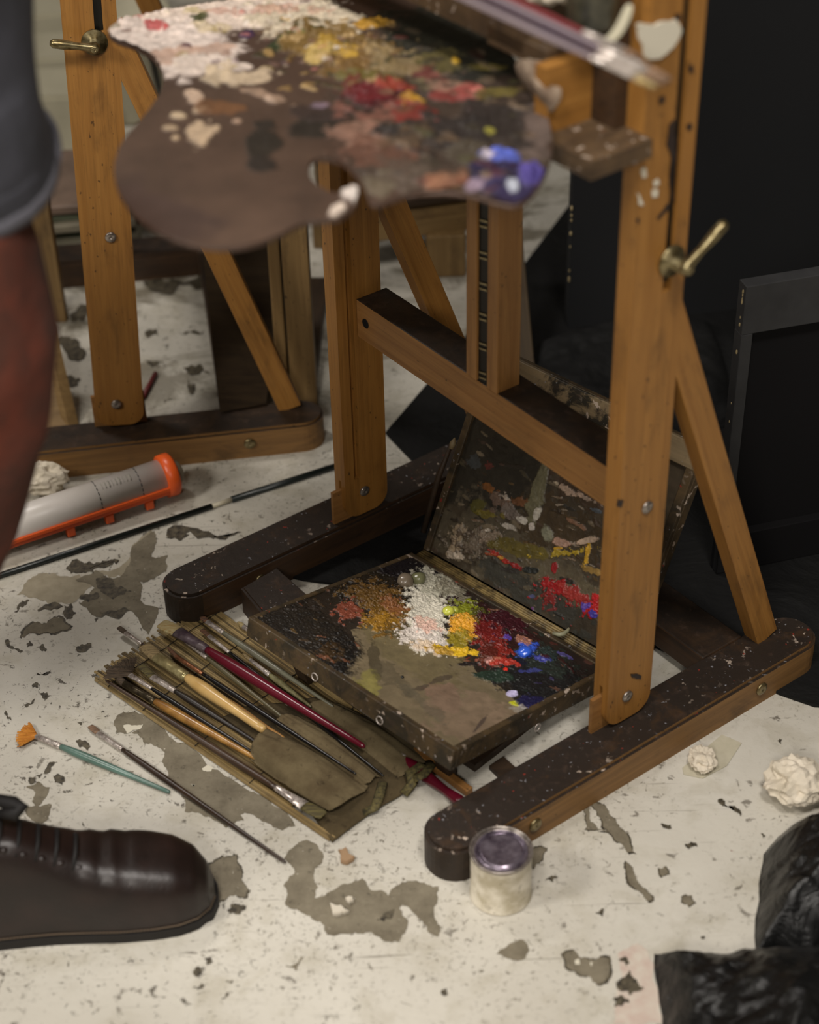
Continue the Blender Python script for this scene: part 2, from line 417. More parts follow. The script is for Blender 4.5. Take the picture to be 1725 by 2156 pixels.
patches = [
    c1([(170,1000),(190,940),(230,915),(330,930),(700,1180),(1000,1400),(1130,1480),(1270,1610),(1190,1635),(1100,1590),(1040,1560),(940,1540),(960,1575),(900,1595),(850,1620),(760,1560),(690,1530),(600,1520),(590,1440),(570,1395),(490,1350),(500,1280),(470,1200),(480,1165),(400,1110),(360,1110),(345,1080),(280,1040),(340,1020),(330,995),(250,1050),(190,1045)]),
    c4([(1200,620),(1240,570),(1290,540),(1340,560),(1365,620),(1330,660),(1325,690),(1345,740),(1330,785),(1400,755),(1480,722),(1530,700),(1560,745),(1640,775),(1725,712),(1800,725),(1855,735),(1850,790),(1835,850),(1862,905),(1855,945),(1810,930),(1760,860),(1700,815),(1688,830),(1725,880),(1700,940),(1690,970),(1640,970),(1570,930),(1500,930),(1380,940),(1370,900),(1330,880),(1280,850),(1205,815),(1215,770),(1198,735),(1225,690),(1245,680)]),
    c4([(890,640),(940,612),(998,606),(1020,670),(1050,745),(1035,780),(960,785),(880,800)]),
    c4([(110,315),(160,292),(212,318),(200,350),(180,375),(150,400),(135,375),(150,340)]),
    c4([(110,400),(170,400),(218,390),(210,430),(185,465),(160,478),(112,432)]),
    c5([(652,1100),(700,1080),(760,1122),(842,1118),(845,1150),(818,1215),(790,1222),(720,1180),(665,1140)]),
    c5([(370,1095),(430,1050),(480,1035),(510,1080),(495,1105),(450,1122),(400,1108)]),
    c5([(765,458),(830,472),(855,520),(900,570),(930,630),(950,668),(920,670),(850,590),(800,520)]),
    c5([(738,490),(760,480),(765,540),(840,580),(800,575),(745,570)]),
    c5([(915,705),(945,735),(965,790),(1000,830),(1025,865),(1000,870),(920,770)]),
    c5([(525,655),(560,648),(580,652),(560,700),(528,738)]),
    c5([(1150,860),(1185,852),(1202,880),(1175,895),(1155,880)]),
    c5([(1055,735),(1080,730),(1092,760),(1068,772)]),
    [(276,1159),(300,1135),(325,1118),(330,1143),(318,1175),(305,1200),(284,1214),(272,1190)],
    c1([(-60,120),(60,60),(180,110),(250,40),(400,-20),(500,-30),(490,70),(420,110),(330,130),(340,180),(330,240),(445,290),(430,350),(380,450),(330,380),(300,330),(240,300),(150,310),(90,345),(40,330),(-40,260),(20,210),(60,170)]),
    c1([(420,1000),(470,990),(440,1030)]),
    [(700,1640),(720,1650),(705,1662)],
    [(600,2035),(640,2015),(625,2045)][:3],
]
PALEC = plain('worn_grey_coat', (156, 147, 126), .7, var=(138, 129, 108), scale=60)
for i, p in enumerate((c6([(150,660),(300,490),(500,460),(720,470),(860,560),(770,640),(650,740),(480,760),(330,690)]), c6([(1170,330),(1210,200),(1370,60),(1420,110),(1400,210),(1340,350),(1500,340),(1530,400),(1400,460),(1300,520),(1000,500),(900,440)]))):
    floor_patch(p, PALEC, .0002+.00003*i, 'worn_patch', seed=i+400)
patches.append(c6([(200,1040),(280,930),(560,870),(600,930),(640,950),(400,1000),(220,1050)]))
for i, p in enumerate(patches):
    floor_patch(p, z=.00036+.00002*i, seed=i+3)
for i in (2, 5, 7, 8, 9, 10, 11, 12, len(patches)-1):
    p = patches[i]; cx = sum(q[0] for q in p)/len(p); cy = sum(q[1] for q in p)/len(p)
    floor_patch([(cx+(x-cx)*1.07+(2 if x > cx else -2), cy+(y-cy)*1.05+(1.5 if y > cy else -1.5)) for x, y in p], DARKST, .00026+.000005*i, 'patch_rim', seed=i+3, it=4, amp=.22)
for i, p in enumerate((c1([(230,1000),(300,1000),(350,995),(330,1025),(250,1050)]), c1([(705,1262),(740,1240),(775,1258),(760,1280),(715,1278)]), c1([(640,1355),(665,1360),(650,1372)]),
                       c5([(698,1125),(715,1115),(720,1140),(702,1142)]), c5([(760,1132),(775,1130),(770,1150)]), c4([(805,305),(825,308),(815,316)]))):
    floor_patch(p, WHITEP, .0009, 'paint_island', seed=i+60, it=2)
stains = [
    c6([(600,430),(720,350),(900,365),(1000,345),(1100,350),(990,400),(860,420),(850,470),(700,465)]), c6([(870,520),(960,490),(1040,560),(1120,590),(1200,630),(1000,690),(930,640)]),
    c6([(720,690),(780,650),(900,650),(890,700),(800,730)]), c6([(130,820),(160,760),(200,710),(265,705),(240,745),(180,765)]), c6([(590,760),(650,740),(690,820),(660,860),(600,880),(570,820)]),
    c6([(240,1110),(265,1075),(300,1120),(250,1140)]), c6([(320,1130),(400,1110),(425,1150),(380,1170)]), c6([(690,1160),(740,1110),(830,1100),(850,1140),(760,1180),(710,1180)]),
    c6([(290,1480),(350,1465),(345,1505),(300,1505)]), c6([(365,1560),(430,1545),(440,1590),(420,1610)]), c6([(210,1650),(320,1600),(290,1650),(250,1680)]), c6([(690,1990),(760,1985),(820,2040),(800,2075),(740,2020)]),
    c6([(700,1820),(750,1810),(740,1845)]), c6([(50,1070),(90,1080),(210,1170),(120,1150)]), c6([(40,1700),(70,1760),(110,1800),(60,1780)]), c6([(330,1370),(460,1345),(440,1360),(345,1385)]), c6([(860,880),(940,820),(1150,780),(1180,800),(960,840),(870,910)]),
    c6([(340,800),(560,755),(570,765),(350,812)]), c6([(1500,140),(1560,95),(1720,110),(1560,150)]),
    c4([(150,270),(200,225),(245,215),(215,245),(165,280)]), c4([(225,270),(250,262),(275,290),(262,308),(232,298)]), c4([(320,125),(360,120),(380,145),(370,160),(335,150)]),
    c4([(860,1040),(890,1035),(900,1055),(875,1068)]), c4([(815,1095),(845,1080),(850,1110),(830,1118)]), c4([(810,1165),(850,1148),(865,1155),(840,1172)]),
    c4([(950,1135),(985,1128),(975,1148)]), c4([(775,915),(815,905),(830,925),(790,932)]), c4([(960,840),(1000,812),(1045,815),(1035,835),(990,850)]),
    c4([(930,1215),(965,1185),(950,1210)]), c4([(1590,880),(1625,850),(1660,830),(1655,870),(1620,885)]), c4([(400,760),(440,755),(430,775)]),
    c5([(135,1255),(160,1240),(165,1262),(145,1270)]), c5([(575,790),(600,765),(630,770),(610,795)]), c5([(785,925),(820,905),(815,940)]),
    c5([(880,1120),(905,1108),(930,1135),(915,1150)]), c5([(880,1215),(925,1165),(950,1200),(990,1240),(930,1270),(885,1250)]), c5([(860,1280),(900,1270),(930,1300),(870,1320)]),
    c5([(1300,448),(1330,455),(1395,520),(1340,480)]), c5([(1480,590),(1500,600),(1490,608)]), c5([(1550,200),(1570,195),(1565,215)]), c5([(1225,1022),(1245,1020),(1238,1035)]),
    c5([(1160,635),(1195,630),(1215,645),(1180,655)]), c5([(1060,550),(1100,555),(1105,570),(1070,568)]),
    [(770,650),(800,640),(830,655),(800,668)], [(880,600),(900,596),(905,612),(885,615)], [(300,590),(330,580),(420,572),(440,590),(380,600),(310,604)],
    [(305,700),(330,695),(332,708),(310,712)], [(305,760),(330,762),(350,772),(320,775)], [(385,775),(420,768),(440,790),(410,790)], [(110,720),(150,715),(180,740),(170,760),(140,745)],
    [(150,790),(170,800),(165,812),(130,805)], [(385,700),(430,697),(428,704),(390,706)], [(395,800),(412,812),(408,830),(392,815)], [(130,655),(170,640),(200,660),(150,680)],
    [(350,1130),(440,1120),(510,1122),(440,1132),(360,1136)], [(180,1190),(250,1180),(245,1190),(190,1198)], [(265,1060),(275,1055),(278,1064)],
    [(820,900),(850,890),(845,905)], [(60,1640),(75,1635),(80,1650),(66,1652)],
]
for i, p in enumerate(stains): floor_patch(p, DARKST, .0008+.000012*i, 'paint_stain', seed=i+100, it=3, amp=.28)
SCR = plain('reddish_paper_stain', (184, 164, 152), .7, var=(196, 188, 174), scale=60)
floor_patch(c5([(880,1090),(960,1050),(1010,1090),(1020,1200),(1060,1260),(1075,1390),(860,1390),(870,1290),(900,1200)]), SCR, .0006, 'paint_stain', 300)

# ================================================================== EASELS
O1 = Vector((.2653, 1.4866, 0)); YAW = .9344
S1 = Vector((math.sin(YAW), math.cos(YAW), 0)); T1 = Vector((math.cos(YAW), -math.sin(YAW), 0))
def lf(o, s, t): return Matrix(((s.x, t.x, 0, o.x), (s.y, t.y, 0, o.y), (0, 0, 1, 0), (0, 0, 0, 1)))
M1 = lf(O1, S1, T1)   # note: (s,t,z) is left handed; meshes are rebuilt right handed below
# right-handed frame: x = s, y = -t
def rh(o, s): 
    t = Vector((-s.y, s.x, 0)); return Matrix(((s.x, t.x, 0, o.x), (s.y, t.y, 0, o.y), (0, 0, 1, 0), (0, 0, 0, 1)))
M1 = rh(O1, S1)
a2 = math.radians(8.5); S2 = Vector((math.cos(a2), math.sin(a2), 0)); O2 = Vector((-.412, 2.112, 0)); M2 = rh(O2, S2)
WF, HF, D = .067, .0475, .5486      # foot width, foot height, clear spacing;  y=0 right foot outer face
def plan_foot(y0, y1, s0=-.2876, s1=.2985, r=.033):
    R = min(r, (y1-y0)/2-.0005); out = []
    for cx, cy, a0 in ((s1-R, y1-R, 0), (s0+R, y1-R, 90), (s0+R, y0+R, 180), (s1-R, y0+R, 270)):
        for k in range(9):
            a = math.radians(a0+90*k/8); out.append((cx+R*math.cos(a), cy+R*math.sin(a)))
    return out
def disc(name, c, n, r, h, mat, parent, dome=.35, slot=False):
    """screw / bolt head: low dome facing n, centre c"""
    n = Vector(n).normalized(); q = n.to_track_quat('Z', 'Y').to_matrix().to_4x4(); q.translation = Vector(c)
    prof = [(r, 0), (r, h*.45), (r*.86, h*.8), (r*.5, h), (r*.18, h*1.02), (r*.14, h*.6), (0.0001, h*.6)]
    return lathe(name, prof, mat, parent, 20, q)
def lever(c, tip, n, parent, big=1.0):
    h = lathe('handle_washer', [(0.0001, .0), (.0165, 0), (.0165, .003), (.007, .0035), (.007, .02), (.0001, .0205)], BRASS, parent, 28,
              (lambda q: (q, setattr(q, 'translation', Vector(c)))[0])(Vector(n).to_track_quat('Z', 'Y').to_matrix().to_4x4()))
    c2 = Vector(c)+Vector(n)*.020; tip = Vector(tip); d = tip-c2
    k = rings('lever', [c2-d*.1, c2, c2+d*.15, c2+d*.4, c2+d*.7, c2+d*.93, tip], [.005, .008, .0052, .0045, .0062, .0058, .003], BRASS, parent, 14)
    disc('lever_screw', c2+Vector(n)*.006, n, .005, .002, BRASS, parent)
def build_easel(M, name, label, group=None, main=True, leverspec=None, lean=0.0, bs=.2395, bt=(.022, .600)):
    piv = Vector((.007, 0, .05)); LE = Matrix.Translation(piv) @ Matrix.Rotation(lean, 4, 'Y') @ Matrix.Translation(-piv)
    lst = []
    root = empty(name, M); tag(root, label, 'easel', group)
    for y0, y1 in ((0, WF), (D, D+WF)):
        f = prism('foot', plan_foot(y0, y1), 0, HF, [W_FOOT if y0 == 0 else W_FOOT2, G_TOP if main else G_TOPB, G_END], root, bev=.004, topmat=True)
        for p_ in f.data.polygons:
            if p_.material_index == 0 and p_.center.x < -.2546: p_.material_index = 2
        if y0 == 0:
            for s in (-.168, .187): disc('bolt', (s, -.0005, .025), (0, -1, 0), .0085, .003, BRASS, f)
        else:
            for s in (-.168, .187): disc('bolt', (s, D-.0005, .025), (0, -1, 0), .0085, .003, BRASS, f)
    TOP = 1.55
    s0, s1 = -.0268, .0411
    def upright(yo, yi, sign, slot):
        """yo outer face, yi inner face along y; a groove runs up the inner face and a slot is cut for the clamp"""
        bm = bmesh.new(); lo, hi = min(yo, yi), max(yo, yi)
        def plate(poly, ya, yb):
            a = [bm.verts.new((p[0], ya, p[1])) for p in poly]; b = [bm.verts.new((p[0], yb, p[1])) for p in poly]
            bm.faces.new(a); bm.faces.new(b[::-1])
            for i in range(len(poly)): bm.faces.new((a[i], b[i], b[(i+1) % len(poly)], a[(i+1) % len(poly)]))
        r = .022; rb = []
        for cx, a0 in ((s0+r, 180), (s1-r, 270)):
            for k in range(9):
                a = math.radians(a0+90*k/8); rb.append((cx+r*math.cos(a), .052+r+r*math.sin(a)))
        low = rb+[(s1, .112), (s0, .112)]
        gw = .0085*(1 if yi > yo else -1); th = (yi-yo)
        plate(low, *sorted((yo, yo+th*.40)))            # two cheeks with a gap for the base tongue
        plate(low, *sorted((yo+th*.62, yi)))
        g0, g1 = s0+.0155, s0+.025; q0, q1 = .0125, .0235
        def col(a, b, z0, z1, ya=lo, yb=hi): bx(bm, a, b, ya, yb, z0, z1)
        gy = sorted((yo, yi-gw*.9))
        col(s0, g0, .112, TOP); col(g0, g1, .112, TOP, *gy); col(g1, q0, .112, TOP); col(q1, s1, .112, TOP)
        z0, z1 = (.612, .945)
        col(q0, q1, .112, z0); col(q0, q1, z1, TOP)
        # mesh local X must be the grain: rotate into upright frame
        Mx = Matrix(((0, 0, 1, 0), (0, 1, 0, 0), (-1, 0, 0, 0), (0, 0, 0, 1)))   # z->x
        bm.transform(Mx)
        u = from_bm('upright', bm, W_UP, root, M=Mx.inverted())
        tg = bmesh.new(); bx(tg, s0-(.014 if main else .003), (s0+.05 if main else s1+.004), yo+th*.40, yo+th*.62, HF-.002, .098)
        from_bm('base_tongue', tg, W_BAR, root)
        ny = -1
        yy = lo-.0003
        for (s, z) in ((-.010, .075), (-.004, .33)) : pass
        return u
    for yy in (.0475, D+WF-.0475): beam('slot_shade_bar', (.018, yy, .62), (.018, yy, .94), .0025, .0105, DKMETAL, root, up=(1, 0, 0), bev=0)  # dark bar added so the clamp slot reads as shaded depth
    ub = upright(.0419, .0649, 1, True); ua = upright(D+WF-.0419, D+WF-.0649, -1, True)
    for s, z, yy in ((.0035, .088, .0419), (.013, .353, .0419), (.0035, .088, D+WF-.0649)):
        disc('screw', (s, yy-.0004, z), (0, -1, 0), .0075, .003, STEEL, root)
    # crossbar, rear beam, braces
    cb = beam('crossbar', (.026, .0649, .3531), (.026, D+WF-.0649, .3531), .0535, (.047 if main else .03), W_BAR, root, up=(-1, 0, 0), bev=.002)
    for f in cb.data.polygons:
        pass
    mt = cb.data; mt.materials.append(G_TOPB)
    for p in mt.polygons:
        nv = (cb.matrix_basis.to_3x3() @ p.normal)
        if nv.z > .7: p.material_index = 1
    plug = disc('dowel_plug', (.0022, .531, .354), (-1, 0, 0), .0065, .0006, BLACK, root)
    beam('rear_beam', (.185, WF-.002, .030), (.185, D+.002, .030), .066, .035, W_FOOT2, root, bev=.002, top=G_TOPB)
    for y in (.0535, D+WF-.0535):
        beam('brace', (bt[0], y, bt[1]), (bs, y, .048), .033, .0228, W_UP, root, up=(0, 1, 0), bev=.001)
    # mast: two cheeks with a toothed steel ratchet between
    top = .745 if main else 1.3
    y0 = .277
    beam('mast_cheek', (.018, y0+.009, .3798), (.018, y0+.009, top), .034, .018, W_BAR, root, up=(0, 1, 0), bev=.001)
    beam('mast_cheek', (.018, y0+.046, .3798), (.018, y0+.046, top), .034, .018, W_BAR, root, up=(0, 1, 0), bev=.001)
    beam('ratchet_strip', (.0135, y0+.0275, .3798), (.0135, y0+.0275, top), .018, .0188, DKMETAL, root, up=(0, 1, 0), bev=.0)
    z = .3865
    while z < top-.01:
        for dz in (0, .007):
            beam('ratchet_tooth', (.0038, y0+.021, z+dz+.002), (.0038, y0+.034, z+dz-.001), .0022, .0022, BRASS, root, bev=0)
        z += .0385
    if leverspec: lever(*leverspec, root)
    if lean:
        for c in root.children:
            if c.name.split('.')[0] not in ('foot', 'brace', 'rear_beam', 'base_tongue', 'lever', 'lever_screw', 'handle_washer'): c.matrix_basis = LE @ c.matrix_basis
    return root
def toloc(M, p): return M.inverted() @ Vector(p)
n1 = -T1*-1
def onplane(M, x, y, yy):
    """pixel -> local point on plane local-y = yy"""
    ny = M.to_3x3() @ Vector((0, 1, 0)); o = M.translation
    return toloc(M, hit(x, y, ny, ny.dot(o)+yy))
cB = onplane(M1, 1412, 548, .0419); tipB = onplane(M1, 1530, 466, .012)
e1 = build_easel(M1, 'studio_easel', 'large H-frame wooden easel in the centre with paint box between its paint-crusted feet', 'wooden studio easels', True,
                 ((cB.x, .0415, cB.z), tipB, (0, -1, 0)))
c2_ = onplane(M2, 199, 88, .0419); tip2 = onplane(M2, 105, 91, .016)
e2 = build_easel(M2, 'studio_easel', 'second wooden easel at back left with a short brass lever pointing left', 'wooden studio easels', False,
                 ((c2_.x, .0415, c2_.z), tip2, (0, -1, 0)), lean=.05, bs=.252, bt=(.062, .64))
# canvas ledge of the front easel with its end bracket
GL = grime('paint_streaked_ledge', (104, 82, 58), (52, 40, 30), True, (.45, .7))
lg = empty('canvas_ledge', M1); lg.parent = None
del lg
ledge = prism('ledge', [(-.080, .148), (-.027, .148), (-.027, .60), (-.080, .60)], .846, .886, GL, e1, bev=.002)
bm = bmesh.new()
bx(bm, -.100, -.0268, .030, .115, .772, .790); from_bm('bracket_base', bm, GL, e1)
bm = bmesh.new(); bx(bm, -.094, -.0268, .098, .115, .79, .852); from_bm('bracket_cheek', bm, W_UP, e1)
bm = bmesh.new(); bx(bm, -.040, -.0268, .0655, .098, .79, .93); from_bm('bracket_back', bm, W_FOOT2, e1)
beam('bracket_arm', (-.055, .115, .850), (-.055, .20, .850), .05, .02, GL, e1)
PAPER = plain('tissue_paper', (214, 204, 186), .8, var=(190, 180, 160), scale=30)

def crumple(name, c, r, mat, seed=1, sq=(1, 1, .7), amp=.5, sub=4, freq=1.0, parent=None, smooth=False):
    bm = bmesh.new(); bmesh.ops.create_icosphere(bm, subdivisions=sub, radius=1)
    from mathutils import noise as mn
    for v in bm.verts:
        p = v.co*1.25*freq+Vector((seed*7.3, seed*3.1, 0)); n = mn.ridged_multi_fractal(p, 1, 2.1, 4, 1, 2)
        n2 = mn.noise(v.co*6+Vector((seed, 0, 0)))
        k = 1+amp*(n*.55-.6)+.10*n2
        v.co = Vector((v.co.x*r*sq[0], v.co.y*r*sq[1], v.co.z*r*sq[2]))*k
    lo = min(v.co.z for v in bm.verts)
    for v in bm.verts: v.co += Vector(c)+Vector((0, 0, -lo))
    return from_bm(name, bm, mat, parent, smooth)
# scrap of white paint-stained tissue stuck on the upright, and paint dabs
def decal(name, M, pts, y, mat, parent, seed=1, th=.0012, it=2, amp=.1):
    p = ragged([(onplane(M, *q, y).x, onplane(M, *q, y).z) for q in pts], it, amp, seed)
    bm = bmesh.new(); a = [bm.verts.new((s, y-.0003, z)) for s, z in p]; b = [bm.verts.new((s, y-th, z)) for s, z in p]
    f1 = bm.faces.new(a); f2 = bm.faces.new(b[::-1])
    for i in range(len(p)): bm.faces.new((a[i], b[i], b[(i+1) % len(p)], a[(i+1) % len(p)]))
    bmesh.ops.triangulate(bm, faces=[f1, f2])
    return from_bm(name, bm, mat, parent)
WPAINT = plain('white_paint', (205, 198, 180), .5)
decal('white_paint_scrape', M1, [(1338,50),(1375,52),(1420,40),(1432,62),(1412,100),(1385,122),(1355,118),(1345,85)], .0419, WPAINT, e1, 5, .003)
for i, p in enumerate(([(1350,355),(1358,352),(1360,372),(1352,374)], [(1375,380),(1385,376),(1388,386),(1376,394)], [(1372,400),(1385,398),(1384,414),(1374,416)], [(1340,405),(1350,420),(1354,432),(1344,430)])):
    decal('paint_dab', M1, p, .0419, WPAINT, e1, i+20)
DPAINT = plain('dark_paint', (38, 26, 22), .5)
for i, p in enumerate(([(1382,460),(1402,432),(1410,426),(1408,438),(1390,458)], [(1388,205),(1398,200),(1398,214),(1388,220)], [(1448,140),(1458,136),(1460,150),(1450,154)], [(1445,262),(1455,258),(1456,272),(1446,274)],
                       [(1336,462),(1345,458),(1345,470)], [(1300,1050),(1312,1052),(1308,1068),(1298,1066)], [(1328,1418),(1350,1422),(1348,1430),(1330,1426)], [(1421,30),(1432,28),(1432,42),(1420,44)])):
    decal('paint_dab', M1, p, .0419, DPAINT, e1, i+40)
decal('paint_dab', M1, [(1408,262),(1418,250),(1421,330),(1419,425),(1411,400),(1412,340)], .0419, DPAINT, e1, 71, .0015, 3, .12)

# ================================================================== PAINT BOX (open, in front of the easel)
A_ = at(522, 1303, .100); B_ = at(957, 1588, .100); C_ = at(1293, 1423, .035); D_ = at(880, 1170, .035)
pb = empty('paint_box'); pb.location = (A_+C_)/2*Vector((1, 1, 0)).length*0 if False else Vector(((A_.x+C_.x)/2, (A_.y+C_.y)/2, 0))
tag(pb, 'open paint box with crusted mixing tray and lid leaning back under the easel', 'paint box')
pbinv = Matrix.Translation(-pb.location)
def under(o, root=pb):
    o.matrix_basis = Matrix.Translation(-root.location) @ o.matrix_basis; return o
XA = (B_-A_).normalized(); YA = (D_-A_); YA = (YA-XA*YA.dot(XA)).normalized(); ZA = XA.cross(YA)
LU = ((B_-A_).length+(C_-D_).length)/2; LV = ((D_-A_).length+(C_-B_).length)/2
C_ = A_+XA*LU+YA*LV; D_ = A_+YA*LV; B_ = A_+XA*LU
MT = Matrix(((XA.x, YA.x, ZA.x, A_.x), (XA.y, YA.y, ZA.y, A_.y), (XA.z, YA.z, ZA.z, A_.z), (0, 0, 0, 1)))
TH = .024
def boxin(name, M, x0, x1, y0, y1, z0, z1, mat, bev=.001):
    bm = bmesh.new(); bx(bm, x0, x1, y0, y1, z0, z1)
    if bev: bmesh.ops.bevel(bm, geom=bm.edges[:], offset=bev, segments=1, affect='EDGES')
    o = from_bm(name, bm, mat, M=M); o.parent = pb; return under(o)
boxin('tray_rim', MT, 0, LU, 0, .008, -TH, .003, G_BOX); boxin('tray_rim', MT, 0, LU, LV-.008, LV, -TH, .003, G_BOX)
boxin('tray_rim', MT, 0, .007, .008, LV-.008, -TH, .003, G_BOX); boxin('tray_rim', MT, LU-.008, LU, .008, LV-.008, -TH, .003, G_BOX)
boxin('tray_bottom', MT, .002, LU-.002, .002, LV-.002, -TH+.002, -.002, W_DARK, 0)
K = lambda x, y: (x/2.2115+500, y/2.2115+1100)     # close-up frame used while measuring the tray
def ly(x, y, rx, ry, ang, c, h=.001, amp=.5, fs=90, al=1.0):
    X, Y = K(x, y); return (X, Y, rx/2.2115, ry/2.2115, ang, c, h, amp, fs, al)
tray_layers = [
    ([K(*q) for q in ((530,505),(640,498),(740,530),(800,575),(880,612),(1000,640),(1090,655),(1120,700),(1180,745),(1260,800),(1300,850),(1330,905),(1250,980),(1160,1040),(1040,1080),(980,1060),(800,930),(640,800),(540,740),(470,700),(500,640),(560,600))],
     (112, 100, 78), .0002, 14, 40, 1.0),       # bare mixing area
    ly(820, 600, 300, 120, 25, (104, 94, 66), .0001, .35, 40, .7), ly(960, 820, 120, 70, 30, (124, 98, 84), .0001, .7, 45, .6),
    ly(1060, 900, 200, 100, 10, (128, 108, 90), .0001, .7, 40, .6), ly(640, 640, 26, 110, -8, (58, 52, 38), .0001, .5, 60, .7),
    ly(610, 760, 60, 60, 40, (140, 134, 62), .0001, .6, 60, .5), ly(720, 720, 120, 40, 30, (82, 74, 58), .0001, .8, 60, .6),
    ly(1130, 940, 60, 8, -50, (60, 50, 50), .0001, .5, 60, .7), ly(930, 740, 120, 12, -20, (70, 60, 52), .0001, .9, 90, .7),
    ly(850, 830, 130, 25, 40, (88, 82, 68), .0001, .9, 60, .5), ly(1230, 960, 60, 90, 20, (136, 116, 96), .0001, .8, 60, .5),
    # dark crust over the left end and along the back
    ly(280, 520, 330, 165, 30, (30, 27, 24), .004, .22, 110), ly(450, 640, 90, 120, 30, (24, 22, 20), .003, .4, 100),
    ly(620, 300, 260, 90, 10, (36, 30, 22), .004, .4, 110), ly(820, 230, 240, 60, 15, (22, 18, 22), .003, .4, 90),
    ly(300, 480, 200, 80, 30, (40, 34, 26), .001, 1.1, 160, .5), ly(200, 470, 120, 60, 30, (34, 32, 30), .001, 1.2, 200, .5),
    ly(440, 620, 60, 50, 0, (60, 44, 24), .001, 1.0, 160, .7),
    ly(1300, 620, 420, 120, 28, (40, 34, 30), .003, .35, 90), ly(1420, 760, 220, 130, 20, (26, 26, 26), .003, .3, 100),
    ly(1180, 480, 260, 90, 28, (44, 24, 22), .003, .4, 90), ly(1450, 660, 130, 60, 20, (38, 46, 40), .002, .8, 90, .8),
    ly(690, 420, 120, 100, 15, (110, 80, 30), .004, .8, 150, .9), ly(620, 340, 130, 60, 10, (104, 76, 36), .004, 1.0, 150, .8),
    ly(520, 410, 60, 50, 10, (126, 66, 48), .004, .9, 150, .9), ly(730, 400, 60, 40, 30, (132, 84, 50), .003, .9, 150, .8), ly(660, 460, 70, 40, 10, (148, 108, 34), .003, .9, 170, .9),
    # white
    ly(880, 420, 95, 190, -6, (208, 202, 186), .0055, .55, 150), ly(930, 300, 100, 70, 25, (170, 166, 148), .004, .8, 150, .9),
    ly(860, 540, 110, 60, 20, (206, 196, 186), .004, .7, 150), ly(1010, 320, 80, 40, 35, (128, 122, 104), .003, .9, 130, .8),
    ly(880, 490, 60, 30, 20, (214, 168, 150), .002, .9, 170, .7), ly(900, 590, 110, 22, 12, (200, 178, 150), .002, .7, 120, .8),
    # yellows
    ly(1060, 430, 90, 60, 10, (120, 124, 30), .005, .6, 130), ly(1060, 500, 80, 55, 10, (208, 150, 44), .005, .6, 140), ly(1030, 560, 50, 50, 10, (140, 124, 36), .004, .8, 140, .9),
    ly(1010, 605, 95, 22, 5, (212, 172, 40), .003, .6, 120), ly(950, 605, 70, 12, 5, (168, 132, 50), .002, .7, 120),
    ly(1120, 440, 40, 40, 0, (60, 56, 24), .003, .7, 130, .8),
    # reds
    ly(1180, 520, 90, 70, 30, (100, 26, 24), .004, .6, 120), ly(1190, 600, 90, 60, 20, (120, 34, 26), .004, .7, 130), ly(1250, 470, 120, 60, 25, (56, 18, 26), .004, .6, 110),
    ly(1200, 655, 100, 18, 8, (162, 52, 40), .003, .6, 110), ly(1140, 650, 60, 16, 0, (150, 90, 70), .002, .7, 110, .8), ly(1168, 650, 16, 12, 0, (226, 160, 150), .002, .4, 110),
    ly(1248, 690, 14, 11, 0, (214, 50, 36), .003, .3, 100), ly(1160, 620, 40, 60, 20, (60, 30, 22), .003, .7, 120, .7),
    # blues and violets
    ly(1350, 600, 55, 40, -20, (50, 84, 190), .004, .4, 100), ly(1330, 560, 35, 24, 30, (160, 110, 90), .003, .6, 100, .8), ly(1250, 550, 20, 14, 0, (84, 66, 160), .002, .6, 100, .8),
    ly(1430, 620, 60, 40, 20, (40, 52, 50), .004, .6, 110), ly(1520, 620, 40, 12, 25, (92, 86, 150), .002, .6, 100, .8), ly(1420, 650, 60, 14, 10, (62, 66, 150), .002, .9, 120, .8),
    ly(1360, 700, 50, 10, 0, (60, 66, 130), .001, .8, 120, .7),
    ly(1200, 720, 95, 28, 4, (38, 52, 42), .004, .4, 90), ly(1070, 662, 70, 14, 0, (38, 32, 30), .003, .5, 90),
    ly(1280, 800, 30, 16, 10, (186, 178, 214), .003, .4, 100), ly(1300, 845, 36, 12, 10, (176, 176, 40), .003, .4, 100), ly(1370, 845, 80, 40, 10, (32, 30, 66), .004, .5, 100),
    ly(1380, 870, 40, 10, -20, (44, 52, 140), .003, .6, 120, .8), ly(1290, 870, 50, 16, 10, (168, 160, 150), .001, .7, 100, .6),
    ly(1650, 620, 40, 40, 0, (90, 60, 50), .001, .6, 100, .8),
]
tray_layers += dabs(60, (540, 1200, 760, 1400), 20, (1.2, 3.5), [(70, 56, 40), (96, 74, 40), (26, 24, 22), (110, 70, 48), (56, 50, 46)], .003, 5, fs=150)
tray_layers += dabs(50, (1030, 1260, 1250, 1460), 25, (1.2, 3.5), [(60, 26, 24), (90, 40, 34), (30, 28, 30), (50, 44, 80), (110, 76, 60), (36, 48, 42)], .003, 6, fs=150)
o = paint_sheet('paint_layer', A_+ZA*.0005+XA*.006+YA*.006, B_+ZA*.0005-XA*.006+YA*.006, D_+ZA*.0005+XA*.006-YA*.006, C_+ZA*.0005-XA*.006-YA*.006,
                440, 380, (42, 36, 30), tray_layers, PIGWET, pb, ZA, basenoise=.35, seed=3)
under(o)
# fresh squeezed blobs
for (x, y, r, c) in ((985, 418, .0075, (196, 200, 80)), (1012, 412, .006, (176, 180, 70)), (1340, 612, .0085, (48, 92, 205)), (785, 285, .011, (120, 108, 92)), (845, 272, .010, (116, 116, 84)), (770, 714, .002, (20, 20, 20))):
    q = hit(*K(x, y), ZA, ZA.dot(A_)+.003)
    o = crumple('paint_blob', (0, 0, 0), r, plain('fresh_paint', c, .2), int(x), (1, 1, .75), .25, 3, .5, smooth=True)
    o.matrix_basis = Matrix.Translation(q-ZA*.003); o.parent = pb; under(o)
